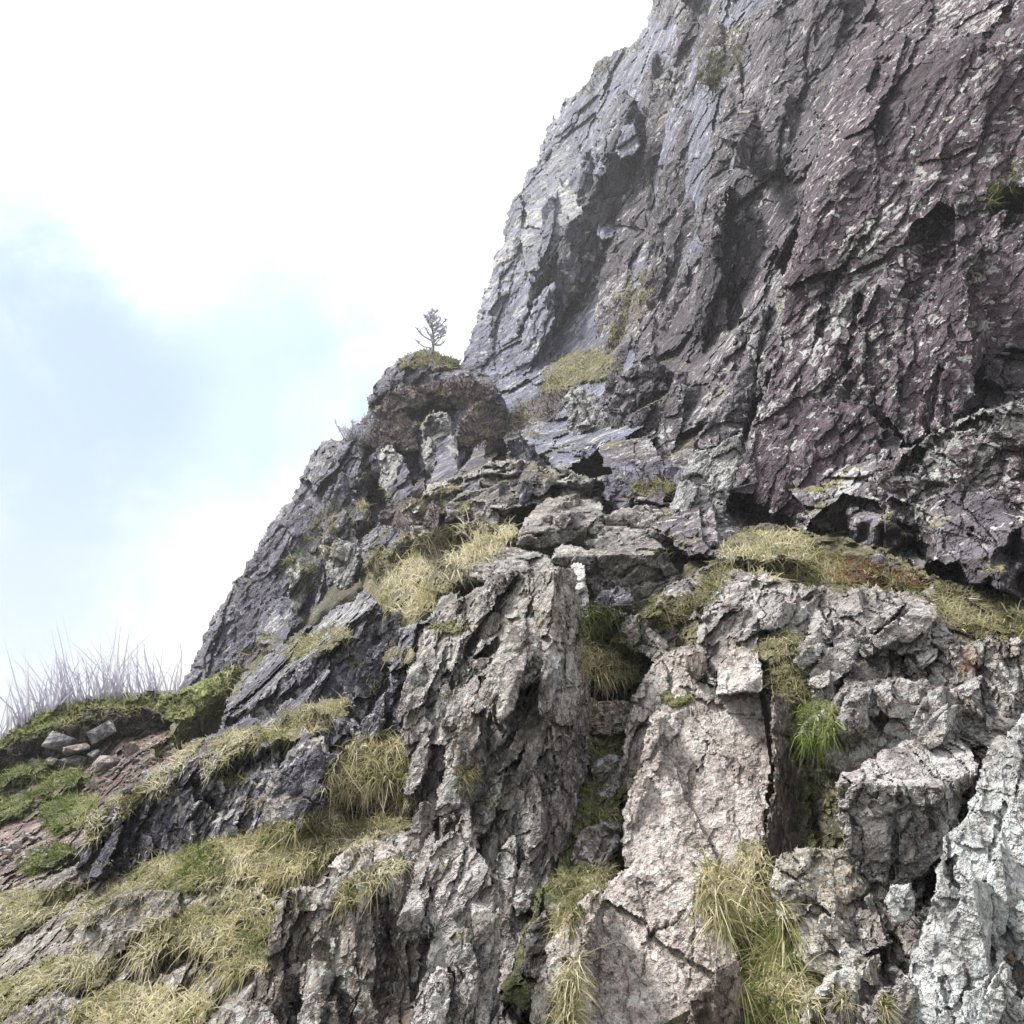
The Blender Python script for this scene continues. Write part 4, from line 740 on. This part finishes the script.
# far grass and heather on the crag and wall
HG = 'heather and grass clumps on the crag'
FG = [('mossy olive ledge under the far cliff', [(538,398),(545,372),(560,356),(590,350),(618,350),(620,366),(600,384),(570,384),(556,404)], 'olive', .8, 5, 14),
 ('yellow-green moss hanging on the pillar of the buttress wall', [(608,345),(612,300),(630,276),(654,272),(652,300),(636,330),(622,350)], 'olive', .75, 5, 10),
 ('brown grass clinging high on the buttress wall', [(696,90),(700,50),(716,30),(736,24),(750,50),(730,80),(712,110)], 'olive', .25, 5, 8),
 ('green fringe on the skyline of the far cliff', [(574,102),(598,62),(640,42),(646,50),(612,70),(590,98)], 'olive', .6, 4, 4),
 ('olive grass drape on the crag beside the flank', [(300,560),(312,520),(336,500),(350,520),(340,550),(318,590),(305,600)], 'olive', .45, 5, 8),
 ('green tuft clinging at the inner edge of the flank', [(280,580),(284,560),(296,548),(306,552),(300,566),(290,584)], 'green', .35, 6, 8),
 ('tan grass patch low on the flank', [(238,660),(246,640),(268,632),(286,650),(276,668),(252,674)], 'straw', .3, 6, 6),
 ('grass on the crag top around the sapling', [(394,372),(404,358),(436,352),(462,364),(440,372),(416,368)], 'olive', .5, 5, 5),
 ('yellow-green ledge left of the pale slab', [(410,425),(414,408),(432,398),(436,408),(424,424)], 'olive', .85, 5, 5),
 ('straw grass ledge above the square block', [(352,524),(360,500),(384,488),(392,500),(374,520)], 'straw', .4, 6, 6),
 ('grass strip on the shoulder left of the stepped ledges', [(400,510),(420,494),(450,484),(462,490),(440,502),(416,512)], 'olive', .6, 6, 5),
 ('olive grass below the gully head', [(500,470),(505,440),(520,400),(530,410),(524,450),(512,474)], 'olive', .6, 5, 4),
 ('green patch left of the white lichened block', [(520,420),(524,404),(540,402),(548,420),(540,440),(526,440)], 'olive', .7, 5, 5),
 ('grass in the seam right of the purple overhang', [(976,210),(985,185),(1010,165),(1040,160),(1020,190),(995,212)], 'green', .35, 6, 5)]
for lb, po, pal, gm, ln, bu in FG:
    G('grass_clump', lb, po, pal, ln=ln*1.8, wd=1.2, per=1.3, bulge=bu*1.6, mound=('mossy olive' in lb or 'sapling' in lb), thin=-.12, group=HG, gmean=gm, droop=.5, rough=9, clump=10)
HE = [('purple-brown heather across the top of the crag', [(376,410),(392,392),(430,384),(470,376),(498,392),(500,420),(470,412),(440,404),(410,412),(384,424)], 8),
 ('dark heather right of the pale slab', [(460,450),(458,420),(480,400),(504,410),(512,440),(490,452)], 8),
 ('heather round the left of the pale slab', [(352,448),(366,420),(400,412),(418,424),(416,450),(390,446),(366,452)], 8),
 ('dark mound of heather under the triangular slab', [(378,520),(388,504),(420,500),(440,508),(436,528),(410,534),(388,532)], 9),
 ('low heather on the ledge by the tall pale slab', [(352,486),(366,472),(388,474),(380,486),(362,494)], 6),
 ('brown heather hanging below the mossy ledge', [(528,412),(540,396),(562,388),(566,404),(556,420),(540,424)], 6),
 ('brownish bush on the seam below the spur of the buttress', [(500,440),(516,400),(524,404),(520,440),(512,452)], 6)]
for lb, po, bu in HE:
    G('heather_bush', lb, po, 'heather', ln=7, wd=1.2, per=1.5, bulge=bu*1.4, cat='heather', group=HG, k=.985, gmean=.55, droop=.1, up=.8, spread=.6, rough=6, clump=9)
# green mounds beside the path
for lb, (cx, cy, rx, ry), gm in [('long green mound of turf below the bank stones', (22,772,34,10), .45), ('rounded green mound with a dark shaded foot', (62,782,26,13), .45),
  ('deep green mound at the left edge', (-4,812,34,18), .2), ('green mound sloping down beside the pale crest grass', (72,812,30,20), .5), ('low green mound next to the red scree', (48,858,28,14), .45)]:
    po = [(cx+rx*math.cos(a)*random.uniform(.8,1.25), cy+ry*math.sin(a)*random.uniform(.75,1.2)-rx*.3*math.cos(a)) for a in np.linspace(0, 2*math.pi, 14)[:-1]]
    G('grass_mound', lb, po, 'green', ln=13, wd=1.1, per=1.6, bulge=30, cat='grass mound', group='green mounds by the path', gmean=gm, droop=.5, rough=8, clump=16)

# stones of the bank and scree
for i, (x, y, w, h, a, mt, lb) in enumerate([(104,731,34,15,28,'stonegrey','long grey stone sticking out of the peat'),(58,741,34,20,-5,'stonegrey','dark grey boulder under the peat lip'),
 (76,748,26,14,10,'stone','tan stone leaning on the row of boulders'),(72,763,26,16,-8,'stonegrey','rounded grey stone below the tan one'),(104,764,32,17,8,'stone','largest pinkish stone of the bank'),
 (132,750,18,16,50,'stone','upright pinkish stone at the right of the row'),(35,762,16,10,0,'stonegrey','small grey stone left of the row'),(53,761,13,8,0,'stone','small pink stone between the grey ones'),
 (92,784,14,9,-35,'stone','lone pink stone above the green slope'),(15,845,18,9,12,'stone','flat pink slab in the red scree'),(28,853,14,8,5,'stone','broken pink slab below the flat one'),
 (6,852,12,6,-10,'stone','small flat stone at the very left of the scree'),(46,847,12,5,15,'stone','thin stone beside the low green mound'),(96,756,16,12,20,'stonegrey','grey block wedged behind the largest stone')]):
    hull_stone('stone', x, y, w, h, M[mt], lb, 'stones of the bank and scree', seed=i, ang=a)
for i in range(120):
    if i < 80: x, y = random.uniform(96,160), random.uniform(752,800)
    else: x, y = random.uniform(-30,55), random.uniform(835,872)
    if polysd([(96,790),(110,770),(150,748),(166,745),(150,775),(125,800)], np.array([x]), np.array([y]))[0] < 0 and i < 80: continue
    s = random.uniform(3,7)
    hull_stone('scree_stone', x, y, s*1.5, s*.8, M['stone'] if i % 3 else M['stonegrey'], 'small reddish scree stone lying with many like it' if i % 3 else 'small greyish scree stone lying among the red ones', 'small scree stones red' if i % 3 else 'small scree stones grey', seed=i+50, ang=random.uniform(-30,40), dk=.995)

# rushes on the bank
def rush(name, label, x0, x1, n, hgt, yb):
    X = RNG.uniform(x0, x1, n); Y = np.interp(X, [-60,0,40,90,190], [775,738,712,698,692])+RNG.uniform(-2,5,n)
    z = zat(X, Y); b = base(X, Y)*.96; z = np.where(z > 1e4, b, z); z = np.minimum(z, b*1.05); u = z/F
    R = world(X, Y, z)
    D = np.array([0,0,1.0]) + RT*((X-(x0+x1)/2)/(x1-x0)*.5-.25+RNG.normal(0,.24,n))[:, None] + FW*RNG.normal(0,.2,n)[:, None]
    D /= np.linalg.norm(D, axis=1)[:, None]
    L = hgt*u*RNG.uniform(.35,1.1,n)
    o = blades(name, R, D, L, u*RNG.uniform(1.2,1.9,n), RNG.uniform(0,.35,n)**1.3, RNG.uniform(0,1,n), GM['rush'][0], curl=.22)
    return tag(o, label, 'rushes', 'clumps of rushes on the bank')
rush('rush_clump', 'leftmost rushes leaning over the end of the bank', -50, 22, 45, 52, 0)
rush('rush_clump', 'rush clump left of the tallest one', 18, 66, 80, 62, 0)
rush('rush_clump', 'tallest clump of rushes in the middle of the bank', 62, 122, 110, 76, 0)
rush('rush_clump', 'rush clump nearest the crag', 118, 178, 75, 58, 0)

# sapling: trunk, limbs and sparse crown
def tube(V, Q, p0, p1, r0, r1, n=6):
    p0, p1 = np.array(p0), np.array(p1); d = (p1-p0)/np.linalg.norm(p1-p0)
    a = np.cross(d, [0.3, 1, 0.2]); a /= np.linalg.norm(a); b = np.cross(d, a); s = len(V)
    for p, r in ((p0, r0), (p1, r1)):
        for k in range(n):
            t = 2*math.pi*k/n; V.append(p+r*(a*math.cos(t)+b*math.sin(t)))
    for k in range(n): Q.append([s+k, s+(k+1) % n, s+n+(k+1) % n, s+n+k])
def sapling(name, label, px, py, hpx, spread, leafn, z=None, cat='tree', group=None, bare=False):
    if z is None:
        z = float(zat(np.array([px]), np.array([py+4]))[0])
    if z > 1e4: z = float(base(np.array([px]), np.array([py]))[0])
    u = z/F; b = world(px, py+4, z); e = bpy.data.objects.new(name, None); e.location = b; link(e); tag(e, label, cat, group)
    V, Q, tips = [], [], []; H = hpx*u; r = random.Random(int(px))
    pts = [b+np.array([math.sin(i*1.1)*.035*H+.012*H*i, 0, H*i/6]) for i in range(7)]
    if not bare:
        for i in range(6): tube(V, Q, pts[i], pts[i+1], H*.03*(1-i/7), H*.03*(1-(i+1)/7))
    nl = 30 if not bare else 26
    for i in range(nl):
        t = .16+.8*i/nl if not bare else 0.0; base_p = b+np.array([math.sin(t*6.6)*.035*H+.07*H*t, 0, H*t]) if not bare else b+np.array([r.uniform(-.3,.3)*H,0,0])
        a = r.uniform(0, 6.28); ln = H*spread*(1.1-t)*r.uniform(.6, 1.1) if not bare else H*r.uniform(.6, 1.1)
        up_ = .45 if not bare else 1.2
        d = np.array([math.cos(a), math.sin(a), up_]); d /= np.linalg.norm(d)
        m = base_p+d*ln*.5; q = m+(d+np.array([0,0,.5 if not bare else .1]))*ln*.4
        tube(V, Q, base_p, m, H*.014, H*.011, 4); tube(V, Q, m, q, H*.011, H*.006, 4)
        for _ in range(7):
            dd = np.array([r.gauss(0,.5), r.gauss(0,.5), .5]); s = m+(q-m)*r.random(); w = s+dd*ln*.25; tube(V, Q, s, w, H*.007, H*.004, 3); tips += [s, w, (s+w)/2]
        tips.append(q)
    make_mesh('trunk' if not bare else 'branches', np.array(V), np.zeros((0,3),int), np.array(Q), M['bark'], e, loc=b)
    T = np.array(tips); n = leafn; R = T[RNG.integers(0, len(T), n)]+RNG.normal(0, H*.012, (n,3)); D = RNG.normal(0,1,(n,3)); D /= np.linalg.norm(D,axis=1)[:,None]
    blades('crown', R, D, np.full(n, 2.2*u), np.full(n, .7*u), np.zeros(n), RNG.uniform(.2,.8,n), GM['rush'][0], e, loc=b)
sapling('sapling', 'small lone sapling on top of the crag against the sky', 430, 354, 58, .52, 900)
sapling('bush', 'wiry bush on the left skyline of the crag', 354, 438, 26, .8, 700, cat='bush', bare=True)

# ------------------------------------------------------------------ haze volume added to lift the blacks like veiling glare
bm = bmesh.new(); bmesh.ops.create_cube(bm, size=1.0); me = bpy.data.meshes.new('haze'); bm.to_mesh(me); bm.free()
hz = bpy.data.objects.new('haze', me); hz.location = (0, 20, 32); hz.scale = (1500, 1500, 92); link(hz); tag(hz, 'thin added haze that veils the crags like glare', 'haze', kind='stuff')
hm = bpy.data.materials.new('haze'); N = NT(hm); pv = N.n('ShaderNodeVolumePrincipled'); pv.inputs['Density'].default_value = .0018
pv.inputs['Color'].default_value = (.93, .95, 1, 1); pv.inputs['Anisotropy'].default_value = .3
out = N.n('ShaderNodeOutputMaterial'); N.l(pv.outputs[0], out.inputs['Volume']); me.materials.append(hm)
# ------------------------------------------------------------------ camera, light, sky
cam = bpy.data.cameras.new('camera'); co = link(bpy.data.objects.new('camera', cam)); co.location = CAM
co.rotation_euler = (math.radians(90)+PITCH, 0, 0); cam.sensor_width = 36; cam.lens = 36*F/1024; cam.clip_end = 3000; cam.clip_start = .05
sc.camera = co
SD_ = np.array([-.55, .12, .83]); SD_ /= np.linalg.norm(SD_)
sun = bpy.data.lights.new('sun', 'SUN'); so = link(bpy.data.objects.new('sun', sun)); sun.energy = 5.0; sun.angle = math.radians(12); sun.color = (1, .96, .9)
from mathutils import Vector
so.rotation_euler = Vector(SD_).to_track_quat('Z', 'Y').to_euler()
elev = math.asin(SD_[2]); azi = math.atan2(SD_[0], SD_[1])
w = bpy.data.worlds.new('World'); sc.world = w; N = NT(w)
sky = N.n('ShaderNodeTexSky'); sky.sky_type = 'NISHITA'; sky.sun_disc = False; sky.sun_elevation = elev; sky.sun_rotation = azi
tc = N.n('ShaderNodeTexCoord'); g = tc.outputs['Generated']
cl = N.noise(g, 2.2, 7, .55, .6).outputs[0]
def blob(px, py, inner, outer):
    v = world(px, py, 1.0)-CAM; v /= np.linalg.norm(v)
    d = N.n('ShaderNodeVectorMath', operation='DOT_PRODUCT'); nv = N.n('ShaderNodeVectorMath', operation='NORMALIZE'); N.l(g, nv.inputs[0])
    N.l(nv.outputs[0], d.inputs[0]); d.inputs[1].default_value = tuple(float(q) for q in v)
    return N.step(d.outputs['Value'], math.cos(math.radians(outer)), math.cos(math.radians(inner)))
gap = N.math('MAXIMUM', blob(20,410,1,19), N.math('MULTIPLY', blob(200,370,1,15), .85))
gap = N.math('MAXIMUM', gap, N.math('MULTIPLY', blob(340,370,1,10), .55))
gap = N.math('MAXIMUM', gap, N.math('MULTIPLY', blob(10,600,1,14), .95))
gap = N.math('MAXIMUM', gap, N.math('MULTIPLY', blob(120,590,1,8), .5))
wisp = N.noise(g, 5.5, 8, .62, .9).outputs[0]
gn = N.math('ADD', N.math('ADD', gap, N.math('MULTIPLY', N.math('SUBTRACT', cl, .5), 1.5)), N.math('MULTIPLY', N.math('SUBTRACT', wisp, .5), 1.1))
gf = N.step(gn, .1, 1.05)
deep = N.math('MAXIMUM', blob(-10,400,0,15), N.math('MULTIPLY', blob(-40,620,0,12), .8))
df = N.step(N.math('ADD', N.math('ADD', deep, N.math('MULTIPLY', N.math('SUBTRACT', cl, .5), 1.2)), N.math('MULTIPLY', N.math('SUBTRACT', wisp, .5), .9)), .05, 1.1)
thin = N.mix(.88, sky.outputs[0], (5.3, 7.0, 8.0))
blue = N.mix(.82, sky.outputs[0], (3.6, 5.1, 6.7))
cloud = N.mix(N.step(N.noise(g, 3.5, 4, .5).outputs[0], .3, .7), (8.8, 9.0, 9.2), (10.5, 10.5, 10.5))
col = N.mix(gf, cloud, N.mix(df, thin, blue))
bg = N.n('ShaderNodeBackground'); bg.inputs[1].default_value = .1; N.l(col, bg.inputs[0])
out = N.n('ShaderNodeOutputWorld'); N.l(bg.outputs[0], out.inputs[0])
sc.view_settings.view_transform = 'Standard'; sc.view_settings.look = 'None'; sc.view_settings.exposure = 0.48; sc.view_settings.gamma = 1.0
sc.cycles.max_bounces = 4; sc.cycles.diffuse_bounces = 2; sc.cycles.use_adaptive_sampling = True; sc.cycles.adaptive_threshold = .03
try: sc.cycles.use_denoising = True
except Exception: pass
